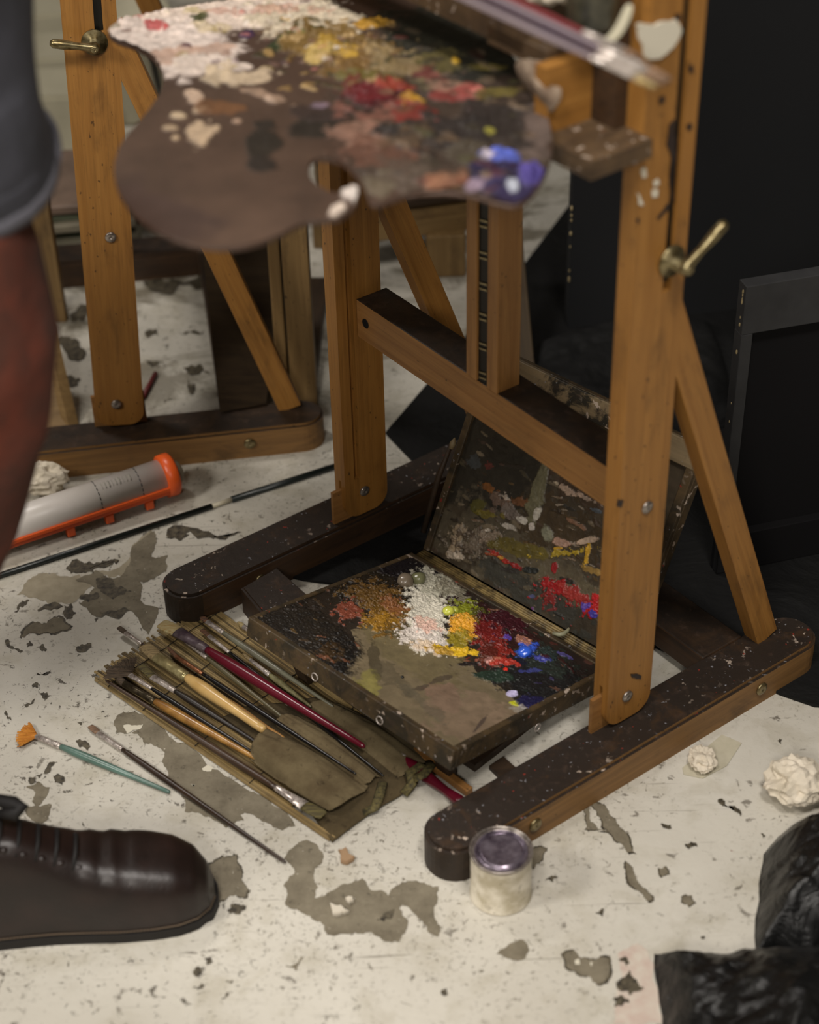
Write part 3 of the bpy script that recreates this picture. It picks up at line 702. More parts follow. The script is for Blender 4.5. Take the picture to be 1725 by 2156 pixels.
# eyelets along the front face
for (x, y) in ((360, 720), (662, 922), (1398, 955)):
    n = -YA if x < 1000 else XA
    q = hit(*K(x, y), n, n.dot(A_ if x < 1000 else B_)+.002)
    rg = bmesh.new(); R, r_ = .0048, .0009; vs = []
    for i in range(20):
        for j in range(6):
            a = 2*math.pi*i/20; b = 2*math.pi*j/6; rr = R+r_*math.cos(b); vs.append(rg.verts.new((rr*math.cos(a), rr*math.sin(a), r_*math.sin(b))))
    for i in range(20):
        for j in range(6): rg.faces.new((vs[i*6+j], vs[((i+1) % 20)*6+j], vs[((i+1) % 20)*6+(j+1) % 6], vs[i*6+(j+1) % 6]))
    mm = n.to_track_quat('Z', 'Y').to_matrix().to_4x4(); mm.translation = q
    o = from_bm('eyelet', rg, NICKEL, M=mm, smooth=True); o.parent = pb; under(o)
# body under the tray: drawer block that props the front up
def wbox(name, pts, z0, z1, mat, parent=None, bev=.002, topmat=None):
    """plan polygon given in floor metres"""
    return prism(name, pts, z0, z1, [mat, topmat] if topmat else mat, parent, bev=bev, topmat=bool(topmat))
def plan(pt, u, v): q = A_+XA*u+YA*v; return (q.x, q.y)
o = prism('drawer_body', [plan(0, .035, .07), plan(0, LU-.03, .07), plan(0, LU-.03, LV-.01), plan(0, .035, LV-.01)], .001, .012, [W_DARK], None); o.parent = pb; under(o)
o = beam('prop_leg', A_+XA*.05+YA*.03-ZA*(TH+.001), Vector(plan(0, .05, .045)+(.004,)), .02, .012, W_DARK); o.parent = pb; under(o)
o = beam('prop_leg', A_+XA*(LU-.05)+YA*.03-ZA*(TH+.001), Vector(plan(0, LU-.05, .045)+(.004,)), .02, .012, W_DARK); o.parent = pb; under(o)
# hinge rail, ridged and paint stained
HL = D_+YA*.010-ZA*.004; HR = C_+YA*.010-ZA*.004
HINGE = plain('ridged_hinge_wood', (150, 128, 80), .5, var=(52, 42, 26), scale=70)
for k in range(5):
    a = HL+YA*(.0035*k)+ZA*(.001*k-.002); b = HR+YA*(.0035*k)+ZA*(.001*k-.002)
    o = rings('hinge_rod', [a, b], [.0019, .0019], HINGE, None, 8); o.parent = pb; under(o)
q = hit(1181, 1343, ZA, ZA.dot(A_)+.004)
o = rings('latch_hook', [q+XA*-.012, q+XA*-.003+ZA*.003, q+ZA*.004+YA*.004, q+YA*.012+ZA*.006, q+YA*.014+ZA*.010], [.0022, .0028, .003, .0025, .001], plain('old_latch', (150, 148, 120), .5), None, 8); o.parent = pb; under(o)
# lid
LTR = Vector((.345, 1.737, .266)); LTL = Vector((.103, 1.960, .284)); hl = D_+YA*.028; hr = C_+YA*.028
LX = (hr-hl).normalized(); LY = ((LTR+LTL)/2-(hl+hr)/2); LY = (LY-LX*LY.dot(LX)).normalized(); LZ = LX.cross(LY)   # LZ faces the viewer side
if LZ.dot(CAM-hl) < 0: LZ = -LZ
LL = (hr-hl).length; LH = .284
ml = Matrix(((LX.x, LY.x, LZ.x, hl.x), (LX.y, LY.y, LZ.y, hl.y), (LX.z, LY.z, LZ.z, hl.z), (0, 0, 0, 1)))
boxin('lid_board', ml, 0, LL, 0, LH, -.018, -.002, G_BOX)
boxin('lid_rim', ml, 0, .010, 0, LH, -.002, .006, G_BOX); boxin('lid_rim', ml, LL-.012, LL, 0, LH, -.002, .006, G_BOX)
LIDB = grime('lid_edge_crust', (150, 130, 98), (42, 38, 30), True, (.47, .56))
boxin('lid_rim', ml, 0, LL, LH-.030, LH, -.002, .007, LIDB)
E = lambda x, y: (x/3.45+800, y/3.45+780)
def le(x, y, rx, ry, ang, c, h=.001, amp=.5, fs=90, al=1.0):
    X, Y = E(x, y); return (X, Y, rx/3.45, ry/3.45, ang, c, h, amp, fs, al)
lid_layers = [
    le(760, 640, 600, 420, 30, (40, 36, 28), .001, .3, 50), le(900, 1300, 700, 260, 30, (88, 80, 64), .0008, .5, 60, .9), le(1300, 1150, 420, 200, 25, (66, 52, 32), .001, .6, 70, .9),
    le(1500, 800, 300, 200, 25, (60, 44, 30), .002, .6, 60, .9), le(1100, 1600, 500, 120, 32, (56, 56, 50), .0008, .5, 60, .9),
    le(1250, 1480, 500, 90, 28, (96, 86, 66), .0005, .8, 60, .8), le(1450, 1600, 260, 90, 28, (104, 96, 74), .0005, .8, 70, .7),
    le(1150, 880, 60, 230, 12, (112, 108, 82), .003, .35, 60), le(1215, 1180, 70, 50, 60, (138, 138, 116), .003, .35, 60), le(1150, 1040, 24, 50, 20, (196, 190, 176), .002, .5, 90),
    le(890, 960, 70, 90, 10, (118, 96, 82), .003, .8, 110, .8), le(930, 930, 60, 30, 30, (190, 176, 160), .003, .8, 120, .9), le(960, 1040, 70, 50, 30, (124, 112, 104), .003, .8, 110, .8),
    le(930, 1130, 60, 24, 20, (190, 182, 170), .003, .6, 110), le(1050, 1090, 40, 24, 20, (206, 200, 188), .003, .5, 110), le(1105, 1140, 24, 34, 10, (206, 196, 186), .003, .4, 110), le(790, 1160, 20, 14, 0, (200, 190, 176), .003, .4, 110),
    le(560, 1230, 50, 130, 15, (166, 146, 118), .004, .6, 110), le(545, 1345, 60, 40, 20, (196, 180, 160), .004, .5, 110), le(700, 1260, 140, 90, 15, (80, 66, 54), .004, .9, 140, .9),
    le(660, 1250, 120, 80, 15, (150, 136, 118), .004, 1.3, 160, .5), le(800, 1200, 60, 60, 0, (170, 150, 130), .004, 1.2, 150, .6),
    le(1040, 1300, 260, 60, 12, (104, 92, 34), .001, .5, 60, .9), le(720, 980, 60, 50, 0, (84, 80, 30), .001, .5, 60, .9), le(800, 1040, 90, 30, 10, (120, 108, 36), .002, 1.0, 110, .8),
    le(770, 850, 70, 30, 20, (130, 78, 30), .002, .9, 110, .8), le(1000, 950, 60, 40, 0, (120, 76, 44), .002, .8, 100, .8),
    le(800, 690, 30, 40, 0, (108, 46, 40), .001, .8, 110, .8), le(680, 660, 70, 50, 20, (70, 76, 80), .001, .9, 90, .6),
    le(1370, 1320, 190, 34, -5, (186, 158, 40), .003, 1.0, 130, .9), le(1510, 1330, 22, 90, 12, (212, 166, 44), .003, .6, 110), le(1290, 1290, 40, 14, 0, (206, 160, 50), .003, .5, 110), le(1540, 1450, 90, 30, 25, (176, 140, 70), .001, .6, 80, .8),
    le(1320, 1250, 70, 30, 5, (188, 150, 130), .003, .5, 90), le(1500, 1240, 90, 26, -10, (206, 180, 156), .003, .4, 90), le(1420, 1110, 90, 16, 30, (150, 110, 86), .002, .7, 90, .8),
    le(1400, 880, 110, 30, 25, (184, 158, 138), .003, .8, 110, .9), le(1530, 940, 90, 20, 25, (160, 140, 124), .003, .9, 110, .8), le(1280, 815, 30, 20, 30, (180, 164, 140), .003, .6, 110), le(1580, 1020, 50, 14, 20, (80, 92, 104), .002, .7, 110, .8),
    le(900, 1370, 110, 16, 35, (172, 44, 34), .003, .8, 120), le(990, 1420, 60, 14, 30, (160, 36, 36), .003, .8, 120), le(885, 1358, 24, 14, 20, (214, 150, 50), .003, .5, 110), le(810, 1335, 40, 12, 10, (170, 80, 50), .002, .8, 110, .9),
    le(1100, 1450, 90, 22, 5, (34, 38, 36), .002, .5, 70), le(1380, 1530, 60, 20, 20, (50, 46, 40), .002, .6, 70), le(960, 1450, 80, 20, 10, (46, 42, 40), .001, .6, 70, .8),
    le(1270, 1430, 24, 40, 0, (160, 30, 34), .003, .7, 110), le(1270, 1560, 120, 55, 10, (176, 30, 34), .003, .7, 130), le(1240, 1640, 60, 60, 10, (150, 34, 34), .002, 1.1, 130, .8),
    le(1480, 1680, 160, 60, 28, (168, 36, 38), .003, 1.0, 130, .9), le(1560, 1720, 70, 70, 0, (196, 32, 36), .003, .8, 120), le(1400, 1620, 110, 30, 28, (180, 60, 52), .002, 1.2, 120, .7),
    le(1240, 1740, 60, 14, -10, (140, 44, 44), .001, .9, 110, .7), le(1500, 1710, 40, 40, 40, (84, 76, 190), .002, .8, 110, .9), le(1555, 1770, 30, 30, 0, (70, 60, 170), .002, .7, 110), le(1110, 1735, 16, 20, 0, (120, 70, 130), .002, .6, 110), le(1100, 1640, 30, 14, 0, (90, 96, 150), .001, .7, 90, .7),
    le(1300, 160, 160, 60, 28, (96, 84, 62), .001, .9, 80, .8), le(1550, 330, 140, 80, 28, (130, 116, 88), .001, .9, 90, .8),
]
lid_layers = lid_layers[:6]+dabs(150, (900, 900, 1290, 1330), 30, (1.5, 5), [(84, 76, 56), (110, 98, 76), (44, 36, 28), (60, 44, 28), (132, 118, 96), (34, 34, 32), (96, 74, 40), (78, 60, 50)], .002, 11)+dabs(50, (980, 1040, 1280, 1200), 20, (1.2, 3), [(150, 130, 108), (120, 96, 74), (170, 156, 138), (40, 32, 26)], .003, 12)+lid_layers[6:]
lid_layers += dabs(40, (1050, 1210, 1270, 1320), 30, (1, 2.2), [(160, 40, 36), (40, 36, 34), (120, 104, 84), (30, 30, 30)], .002, 13, elong=(1, 3))
o = paint_sheet('lid_paint', hl+LX*.008, hr-LX*.009, hl+LX*.008+LY*(LH-.008), hr-LX*.009+LY*(LH-.008), 400, 320, (66, 57, 44), lid_layers, PIG, pb, LZ, basenoise=.6, seed=21, sc_=70, mute=.12)
under(o)
# lid stay lying along the left edge
o = rings('lid_stay', [at(892, 1120, .05), hit(925, 1000, LZ, LZ.dot(hl)+.012), hit(950, 938, LZ, LZ.dot(hl)+.014)], [.004, .004, .0025], W_DARK, None, 8); o.parent = pb; under(o)
STAY = plain('chipped_tip', (120, 104, 74), .6)
q1_ = hit(950, 945, LZ, LZ.dot(hl)+.015); q2_ = hit(958, 922, LZ, LZ.dot(hl)+.015)
o = rings('lid_stay_tip', [q1_, (q1_+q2_)/2, q2_], [.0028, .0045, .001], STAY, None, 8); o.parent = pb; under(o)

# loose wooden block to the left of the box
bl = [at(*p, .042) for p in ((507, 1236), (582, 1193), (650, 1252), (560, 1300))]
o = prism('wooden_block', [(p.x, p.y) for p in bl], 0, .042, [W_FOOT2, G_TOP], bev=.003, topmat=True)
tag(o, 'dark paint-stained wooden block wedged between left easel foot and paint box', 'wood block')

# ================================================================== BRUSH ROLL
br = empty('brush_roll'); r0 = at(450, 1500); br.location = r0
tag(br, 'bamboo and olive canvas brush roll opened flat on the floor beside the paint box', 'brush roll')
P00 = at(201, 1434); P10 = at(695, 1771); P01 = at(440, 1275); P11 = at(905, 1612)
BAM = wood('bamboo', (172, 150, 104), (128, 106, 66), (48, 38, 22), .5, .5)
_t = BAM.node_tree; _oi = _t.nodes.new('ShaderNodeObjectInfo'); _mx = _t.nodes.new('ShaderNodeMix'); _mx.data_type = 'RGBA'; _bs = _t.nodes['Principled BSDF']
_src = _bs.inputs['Base Color'].links[0].from_socket; _t.links.new(_src, _mx.inputs[6]); _mx.inputs[7].default_value = L4((46, 36, 22))
_mr = _t.nodes.new('ShaderNodeMapRange'); _mr.inputs[1].default_value = .35; _mr.inputs[2].default_value = 1.0; _mr.inputs[4].default_value = .85; _t.links.new(_oi.outputs['Random'], _mr.inputs[0]); _t.links.new(_mr.outputs[0], _mx.inputs[0]); _t.links.new(_mx.outputs[2], _bs.inputs['Base Color'])
nS = 66; sl = None; rnd = random.Random(4)
for i in range(nS):
    v = i/(nS-1)
    a = P00.lerp(P01, v); b = P10.lerp(P11, v)
    if i > 2: b = a.lerp(b, .86)
    d = (b-a); L = d.length; a = a-d.normalized()*rnd.uniform(-.004, .012)
    z = .0022+.0016*abs(math.sin(v*19))
    if sl is None:
        bm = bmesh.new(); seg = 6; N = 6
        rr = [[bm.verts.new((k/(N-1), .0019*math.cos(2*math.pi*j/seg)*(1.12 if k in (2, 4) else 1), .0017*math.sin(2*math.pi*j/seg)*(1.12 if k in (2, 4) else 1))) for j in range(seg)] for k in range(N)]
        for k in range(N-1):
            for j in range(seg): bm.faces.new((rr[k][j], rr[k+1][j], rr[k+1][(j+1) % seg], rr[k][(j+1) % seg]))
        bm.faces.new(rr[0]); bm.faces.new(rr[-1][::-1])
        sl = from_bm('bamboo_slat', bm, BAM); o = sl
    else:
        o = sl.copy(); COL.objects.link(o)
    m_ = frame_of(a+Vector((0, 0, z)), b+Vector((0, 0, z+rnd.uniform(-.0003, .0006))))
    o.parent = br; o.matrix_basis = Matrix.Translation(-r0) @ m_ @ Matrix.Diagonal((L, 1, 1, 1))
THR = plain('binding_thread', (34, 28, 20), .8)
for f_ in (.06, .22, .45, .68):
    pts = []
    for i in range(nS+1):
        v = min(i/(nS-1), 1); a = P00.lerp(P01, v).lerp(P10.lerp(P11, v), f_)
        pts.append(a+Vector((0, 0, .0048+.0014*abs(math.sin(v*19))+(.0006 if i % 2 else 0)))-r0)
    rings('binding_thread', pts, [.0006]*len(pts), THR, br, 5)
def canvas_mat(name, c1_, c2_):
    m = NT(name); v = m.coords('Object'); n = m.noise(v, 16, 6, .7)
    b = m.mix(m.mask(n, .35, .65), L4(c1_), L4(c2_))
    b = m.mix(m.mul(m.mask(m.noise(v, 60, 4, .7, 0, 3.0), .6, .7), .7), b, L4((34, 26, 18)))
    b = m.mix(m.mul(m.mask(m.noise(v, 90, 3, .7, 0, 5.0), .70, .73), .7), b, L4((120, 108, 86)))
    wv = m.n('ShaderNodeTexWave'); wv.inputs['Scale'].default_value = 700; m.l(v, wv.inputs[0])
    m.color(b); m.rough(.9); m.b.inputs['Specular IOR Level'].default_value = .15; m.bump(m.noise(v, 500, 2), .4, .001); return m.m
CANV = canvas_mat('olive_canvas', (112, 100, 74), (82, 70, 50)); CANVD = canvas_mat('stained_canvas', (84, 72, 50), (54, 46, 32))
def sheet(name, rows, mat, parent, root, thick=.0012, hf=None, smooth=True, nu=26, nv=36):
    """rows: list of pixel polylines (x,y,z) from one side to the other, bicubically smoothed by subdivision"""
    R = [[at(x, y, z)+Vector((0, 0, 0)) for x, y, z in row] for row in rows]
    def samp(row, t):
        k = t*(len(row)-1); i = min(int(k), len(row)-2); f = k-i
        p0 = row[max(i-1, 0)]; p1 = row[i]; p2 = row[i+1]; p3 = row[min(i+2, len(row)-1)]
        return .5*((2*p1)+(p2-p0)*f+(2*p0-5*p1+4*p2-p3)*f*f+(-p0+3*p1-3*p2+p3)*f**3)
    G = []
    for j in range(nv+1):
        t = j/nv; cols = [samp(r, t) for r in R]
        G.append([samp(cols, i/nu) for i in range(nu+1)])
    vs = []; fs = []
    for j, r in enumerate(G):
        for i, p in enumerate(r):
            z = p.z + (hf(i/nu, j/nv, p) if hf else 0); vs.append(Vector((p.x, p.y, max(z, .0008)))-root)
    w_ = nu+1
    for j in range(nv):
        for i in range(nu): fs.append((j*w_+i, j*w_+i+1, (j+1)*w_+i+1, (j+1)*w_+i))
    o = mesh(name, vs, fs, mat, parent, smooth)
    md = o.modifiers.new('thickness', 'SOLIDIFY'); md.thickness = thick; md.offset = -1
    return o
def wr(seed, a=.0014, f=60):
    return lambda u, v, p: float(a*(fbm(np.array([p.x*f]), np.array([p.y*f]), seed, 3)[0]-.4)+a*2.4*(1-abs(2*fbm(np.array([u*5.]), np.array([v*1.3]), seed+9, 3)[0]-1))-a*1.6)
sheet('canvas_backing', [[(470,1512,.006),(560,1590,.006),(700,1775,.002)],[(520,1490,.006),(640,1590,.007),(775,1718,.003)],[(600,1480,.006),(720,1560,.008),(860,1664,.003)],[(670,1470,.006),(790,1530,.008),(912,1608,.004)]], CANVD, br, r0, hf=wr(2, .002))
sheet('canvas_pocket', [[(527,1602,.008),(600,1655,.008),(694,1712,.005)],[(529,1575,.020),(610,1625,.020),(715,1700,.012)],[(545,1548,.026),(640,1600,.022),(745,1680,.012)],[(566,1540,.020),(660,1590,.018),(768,1668,.010)],[(590,1556,.008),(680,1600,.008),(776,1660,.005)]], CANV, br, r0, hf=wr(5, .003))
sheet('canvas_pocket', [[(583,1530,.008),(670,1590,.008),(757,1655,.005)],[(585,1514,.017),(690,1580,.015),(778,1648,.012)],[(604,1505,.018),(700,1565,.015),(792,1636,.012)],[(640,1516,.008),(720,1570,.008),(806,1640,.005)]], CANV, br, r0, hf=wr(8, .002))
sheet('canvas_pocket', [[(652,1498,.008),(740,1560,.008),(838,1640,.005)],[(658,1480,.016),(760,1545,.016),(862,1625,.010)],[(690,1478,.017),(790,1535,.017),(890,1610,.010)],[(730,1492,.008),(810,1535,.008),(912,1600,.005)]], CANV, br, r0, hf=wr(9, .002))
# ribbed knotted tape at the foot of the roll
RIB = plain('ribbed_tape', (98, 88, 48), .8, var=(34, 30, 16), scale=260)
for i, pl in enumerate(([(850,1672,.006),(868,1650,.012),(862,1628,.016),(885,1612,.016),(905,1618,.010)], [(765,1712,.004),(790,1700,.009),(800,1672,.010),(806,1648,.008)], [(872,1640,.016),(890,1632,.02),(908,1612,.014),(900,1602,.008)])):
    pts = [at(*p) - r0 for p in pl]; n = len(pts)
    rings('ribbed_tape', pts, None, RIB, br, 8, flat=[(.006, .0022)]*n)
WS = plain('plaster_scrap', (196, 188, 172), .8)
o = prism('paint_flake', ragged([(at(x, y).x, at(x, y).y) for x, y in ((597,1495),(612,1492),(632,1503),(636,1515),(620,1512),(605,1510))], 2, .2, 4), .0195, .0205, WS); tag(o, 'small white paint flake lying on the brush roll', 'paint flake')

# ------------------------------------------------------------------ brushes
def handle_mat(name, c, r=.25, var=None, spec=.6, scale=40):
    return plain(name, c, r, 0, var=var, scale=scale, spec=spec)
def bristle_mat(c1_, c2_):
    m = NT('bristles'); v = m.coords('Object', (6, 260, 260)); n = m.noise(v, 3, 3, .6)
    m.color(m.mix(m.mask(n, .35, .65), L4(c1_), L4(c2_))); m.rough(.75); m.bump(n, .8, .002); return m.m
def brush(name, label, tip, f0, f1, end, w, hc, bc, fc=None, kind='round', hv=None, group='paint brushes', hr=.25, zt=.012, ze=.008, fw=None, fz=None, ew=.45):
    """pixel positions along the brush: bristle tip, ferrule start, ferrule end, handle end; w = max handle width (m)"""
    PT = at(*tip, zt); PF0 = at(*f0, zt if fz is None else fz); PE = at(*end, ze)
    d = (PE-PF0); tot = d.length
    k1 = (at(*f1, zt)-PF0).length/tot; PF1 = PF0.lerp(PE, k1)
    root = empty(name); root.location = PF0; tag(root, label, 'paint brush', group); r = root.location
    sub = lambda p: p-r
    hl_ = [PF1.lerp(PE, t) for t in (0, .03, .12, .25, .45, .7, .9, .985, 1)]
    prof = [.62, .72, .92, 1.0, .86, .64, ew+.05, ew, ew*.5]
    fw = fw or w*.75
    rings('handle', [sub(p) for p in hl_], [w/2*k for k in prof], hc, root, 14)
    fl_ = [PF0.lerp(PF1, t) for t in (0, .45, .75, .78, .82, .86, .9, .93, 1.01)]
    base = w*.36; seq = []
    for t, g in zip((0, .45, .75, .78, .82, .86, .9, .93, 1.01), (0, 0, 0, .12, 0, .12, 0, .1, 0)):
        ry = fw/2*(1-t)+base*t; rz = (.26*w if kind in ('flat', 'fan') else fw/2)*(1-t)+base*t
        seq.append((ry*(1+g), rz*(1+g)))
    rings('ferrule', [sub(p) for p in fl_], None, fc or NICKEL, root, 16, flat=seq)
    if kind == 'fan':
        bm = bmesh.new(); x = (PT-PF0); Lb = x.length; x.normalize(); y = Vector((0, 0, 1)).cross(x).normalized()
        rn = random.Random(int(tip[0])); n = 46
        for i in range(n):
            a = math.radians(-52+104*i/(n-1)); dirv = x*math.cos(a)+y*math.sin(a); L_ = Lb*(rn.uniform(.86, 1.05))
            s = PF0+y*(fw*.45*(i/(n-1)-.5)*2*.6); e = s+dirv*L_+Vector((0, 0, rn.uniform(-.001, .001))); px_ = Vector((0, 0, 1)).cross(dirv).normalized()
            wd = .0011; vv = [bm.verts.new(sub(p)) for p in (s-px_*wd, s+px_*wd, e+px_*wd*.9, e-px_*wd*.9, s+Vector((0, 0, .0016)), e+Vector((0, 0, .0007)))]
            for f in ((0, 1, 2, 3), (0, 4, 5, 3), (1, 2, 5, 4), (0, 1, 4), (3, 5, 2)): bm.faces.new([vv[q] for q in f])
        o = from_bm('bristles', bm, bc, root); o['kind'] = 'stuff'
    else:
        bl_ = [PF0.lerp(PT, t) for t in (-.02, .25, .55, .8, .95, 1.0)]
        if kind == 'flat': seq = [(fw/2*k, .24*w*j) for k, j in ((.96, 1), (1.08, 1), (1.1, .8), (1.05, .55), (.9, .3), (.7, .12))]
        elif kind == 'filbert': seq = [(fw/2*k, .3*w*j) for k, j in ((.96, 1), (1.12, 1), (1.08, .8), (.8, .55), (.4, .3), (.12, .1))]
        else: seq = [(fw/2*k, fw/2*k) for k in (.95, 1.05, .9, .6, .3, .08)]
        o = rings('bristles', [sub(p) for p in bl_], None, bc, root, 14, flat=seq); o.data.materials[0] = bc
    return root
BR_DK = bristle_mat((92, 76, 58), (52, 42, 32)); BR_TAN = bristle_mat((156, 136, 96), (104, 86, 56)); BR_OR = bristle_mat((206, 142, 50), (178, 108, 30))
BR_CR = bristle_mat((172, 162, 122), (150, 120, 66)); BR_BR = bristle_mat((104, 66, 38), (58, 40, 28)); BR_OL = bristle_mat((104, 94, 50), (56, 48, 30)); BR_PINK = bristle_mat((140, 112, 88), (92, 70, 54))
H_BRN = handle_mat('dark_brown_handle', (50, 36, 26), .4, (66, 48, 34)); H_BLK = handle_mat('black_lacquer_handle', (16, 15, 16), .26); H_AMB = handle_mat('amber_bamboo_handle', (172, 130, 66), .25, (104, 68, 34), scale=30)
H_CRM = handle_mat('cream_handle', (192, 160, 104), .25, (176, 142, 86)); H_RED = handle_mat('maroon_lacquer_handle', (84, 14, 30), .24); H_OLV = handle_mat('olive_grey_handle', (84, 78, 58), .3)
H_GRY = handle_mat('grey_handle', (116, 116, 98), .3, (96, 92, 78)); H_GG = handle_mat('grey_green_handle', (122, 118, 84), .35, (80, 72, 48), scale=120); H_TEAL = handle_mat('teal_handle', (88, 118, 108), .3, (76, 100, 90)); H_TAN = handle_mat('tan_handle', (150, 110, 60), .3)
H_DKB = handle_mat('umber_handle', (52, 36, 24), .35, (40, 28, 20)); COPPER = plain('copper_ferrule', (190, 130, 94), .3, .7, var=(120, 76, 52), scale=160); SMEAR = plain('paint_smeared_ferrule', (106, 96, 96), .4, .3, var=(62, 44, 58), scale=120); DIRTYF = plain('dirty_ferrule', (96, 86, 66), .35, .7, var=(44, 36, 26), scale=120); BRASSF = plain('brass_ferrule', (196, 184, 136), .3, .6, var=(140, 126, 84), scale=120)
G = 'brushes on the brush roll'
rollz = .0145
brush('paint_brush', 'long dark brown brush lying reversed, its wide silver ferrule at the roll lower end', (682,1717), (641,1696), (580,1659), (222,1432), .0095, H_BRN, BR_OL, None, 'flat', group=G, zt=.013, ze=.012, fw=.015)
brush('paint_brush', 'splayed dark fan brush with black handle on the brush roll', (240,1398), (274,1421), (322,1447), (533,1584), .0065, H_BLK, BR_DK, None, 'fan', group=G, zt=.018, ze=.016, fw=.008)
brush('paint_brush', 'brush with mottled amber handle slipped into the large canvas pocket', (238,1418), (262,1440), (326,1476), (548,1602), .0125, H_AMB, BR_DK, DIRTYF, 'round', group=G, zt=.014, ze=.012, fw=.009)
brush('paint_brush', 'black-handled brush with short silver ferrule between fan brush and cream brush', (296,1400), (321,1425), (368,1455), (545,1566), .0090, handle_mat('ebony_handle', (30, 24, 20), .4), BR_OL, None, 'flat', group=G, zt=.012, ze=.010, fw=.010)
brush('paint_brush', 'small brush with steel ferrule sticking out past the top left of the roll', (249,1320), (264,1332), (298,1355), (420,1440), .0062, H_DKB, BR_DK, None, 'flat', group=G, zt=.012, ze=.008, fw=.007)
brush('paint_brush', 'stout cream-handled brush with brass-toned ferrule and tan bristles', (303,1358), (330,1383), (394,1427), (558,1538), .0170, H_CRM, BR_TAN, BRASSF, 'flat', group=G, zt=.020, ze=.022, fw=.0165, ew=.6)
brush('paint_brush', 'thin tan handle end poking out beneath the cream brush', (440,1440), (452,1455), (470,1475), (599,1556), .0062, H_TAN, BR_DK, None, 'round', group=G, zt=.009, ze=.022, fw=.005, ew=.8)
brush('paint_brush', 'long black brush with copper ferrule', (352,1362), (372,1383), (424,1421), (750,1630), .0068, H_BLK, BR_BR, COPPER, 'round', group=G, zt=.014, ze=.020, fw=.006)
brush('paint_brush', 'thick maroon lacquered brush with broad cream bristles and paint-smeared ferrule', (338,1312), (374,1330), (438,1367), (768,1573), .0155, H_RED, BR_CR, SMEAR, 'flat', group=G, zt=.022, ze=.024, fw=.0185)
brush('paint_brush', 'slim olive-grey handled brush just left of the maroon brush', (370,1333), (393,1351), (438,1384), (594,1509), .0070, H_OLV, BR_DK, None, 'flat', group=G, zt=.015, ze=.018, fw=.0065)
brush('paint_brush', 'short grey-green brush with narrow pale tip, right of the maroon brush', (511,1376), (527,1389), (568,1421), (656,1489), .0082, H_GG, BR_TAN, None, 'round', group=G, zt=.016, ze=.016, fw=.0045)
brush('paint_brush', 'long pale grey brush nearest the paint box', (424,1298), (436,1309), (468,1334), (702,1488), .0085, H_GRY, BR_BR, None, 'flat', group=G, zt=.018, ze=.020, fw=.0075)
brush('paint_brush', 'thin black brush with silver ferrule between the grey and maroon brushes', (424,1325), (440,1339), (486,1372), (808,1634), .0062, H_BLK, BR_BR, None, 'flat', group=G, zt=.012, ze=.014, fw=.0065)
brush('paint_brush', 'yellow-bristled brush tip half under the corner of the paint box', (500,1309), (513,1320), (530,1333), (700,1430), .0080, H_DKB, BR_CR, None, 'round', group=G, zt=.010, ze=.012, fw=.007)
G2 = 'brushes loose on the floor'
brush('paint_brush', 'teal-handled brush with splayed orange bristles lying on the bare floor', (36,1546), (76,1550), (126,1573), (358,1668), .0105, H_TEAL, BR_OR, None, 'fan', group=G2, zt=.005, ze=.004, fw=.008)
brush('paint_brush', 'long thin dark brown brush lying on the floor in front of the roll', (189,1528), (207,1543), (256,1579), (602,1816), .0085, H_DKB, BR_PINK, None, 'flat', group=G2, zt=.0045, ze=.004, fw=.008)
brush('paint_brush', 'glossy maroon brush end sticking out from under the front of the paint box', (800,1560), (820,1577), (850,1600), (978,1694), .0160, H_RED, BR_DK, None, 'round', group=G2, zt=.009, ze=.009, fw=.009, ew=.85)
o = beam('wooden_stick', at(870,1580,.006), at(990,1668,.006), .010, .010, W_BAR); tag(o, 'flat brown wooden stick poking out from under the front of the paint box', 'stick')
o = prism('palette_knife', [(at(x, y).x, at(x, y).y) for x, y in ((1030,1620),(1060,1600),(1105,1640),(1075,1665))], .0, .006, W_DARK); o.name = 'wood_offcut'; tag(o, 'dark flat wood offcut under the right corner of the paint box', 'wood offcut')

# ================================================================== TIN
tin = empty('paint_tin'); tc = (at(989, 1850)+at(1121, 1850))/2; tin.location = Vector((.0885, 1.3125, 0))
tag(tin, 'small paint-smeared white tin with shiny metal lid beside the right easel foot', 'tin')
TINW = NT('dirty_white_tin'); _v = TINW.coords('Object'); _b = TINW.mix(TINW.mask(TINW.noise(_v, 40, 5, .6), .4, .62), L4((212, 204, 186)), L4((172, 162, 138)))
_b = TINW.mix(TINW.mul(TINW.mask(TINW.noise(_v, 90, 4, .6, 0, 4.0), .60, .66), .6), _b, L4((104, 94, 72)))
_b = TINW.mix(TINW.mask(TINW.noise(_v, 55, 1, .5, 0, 9.0), .79, .80), _b, L4((170, 60, 50))); TINW.color(_b); TINW.rough(.45); TINW = TINW.m
R_ = .0335; Hn = .068
lathe('body', [(.0001, .0), (R_*.97, 0), (R_*1.01, .0008), (R_*1.01, .0022), (R_, .0026), (R_, .003), (R_*.975, .004), (R_*.975, Hn-.006), (R_*.985, Hn-.004)], TINW, tin, 64)
LIDM = plain('tin_lid_metal', (150, 140, 152), .25, .7, var=(70, 58, 72), scale=60)
lathe('rim', [(R_*.985, Hn-.005), (R_*1.01, Hn-.003), (R_*1.02, Hn-.001), (R_*.99, Hn), (R_*.95, Hn-.001), (R_*.93, Hn-.003), (R_*.90, Hn-.004), (R_*.86, Hn-.0035)], STEEL, tin, 64)
lathe('lid', [(R_*.87, Hn-.0035), (R_*.84, Hn-.001), (R_*.80, Hn+.0002), (R_*.77, Hn-.0012), (R_*.74, Hn-.005), (R_*.71, Hn-.0052), (R_*.67, Hn-.0018), (R_*.62, Hn-.0022), (R_*.3, Hn-.0028), (.0001, Hn-.0028)], LIDM, tin, 64)
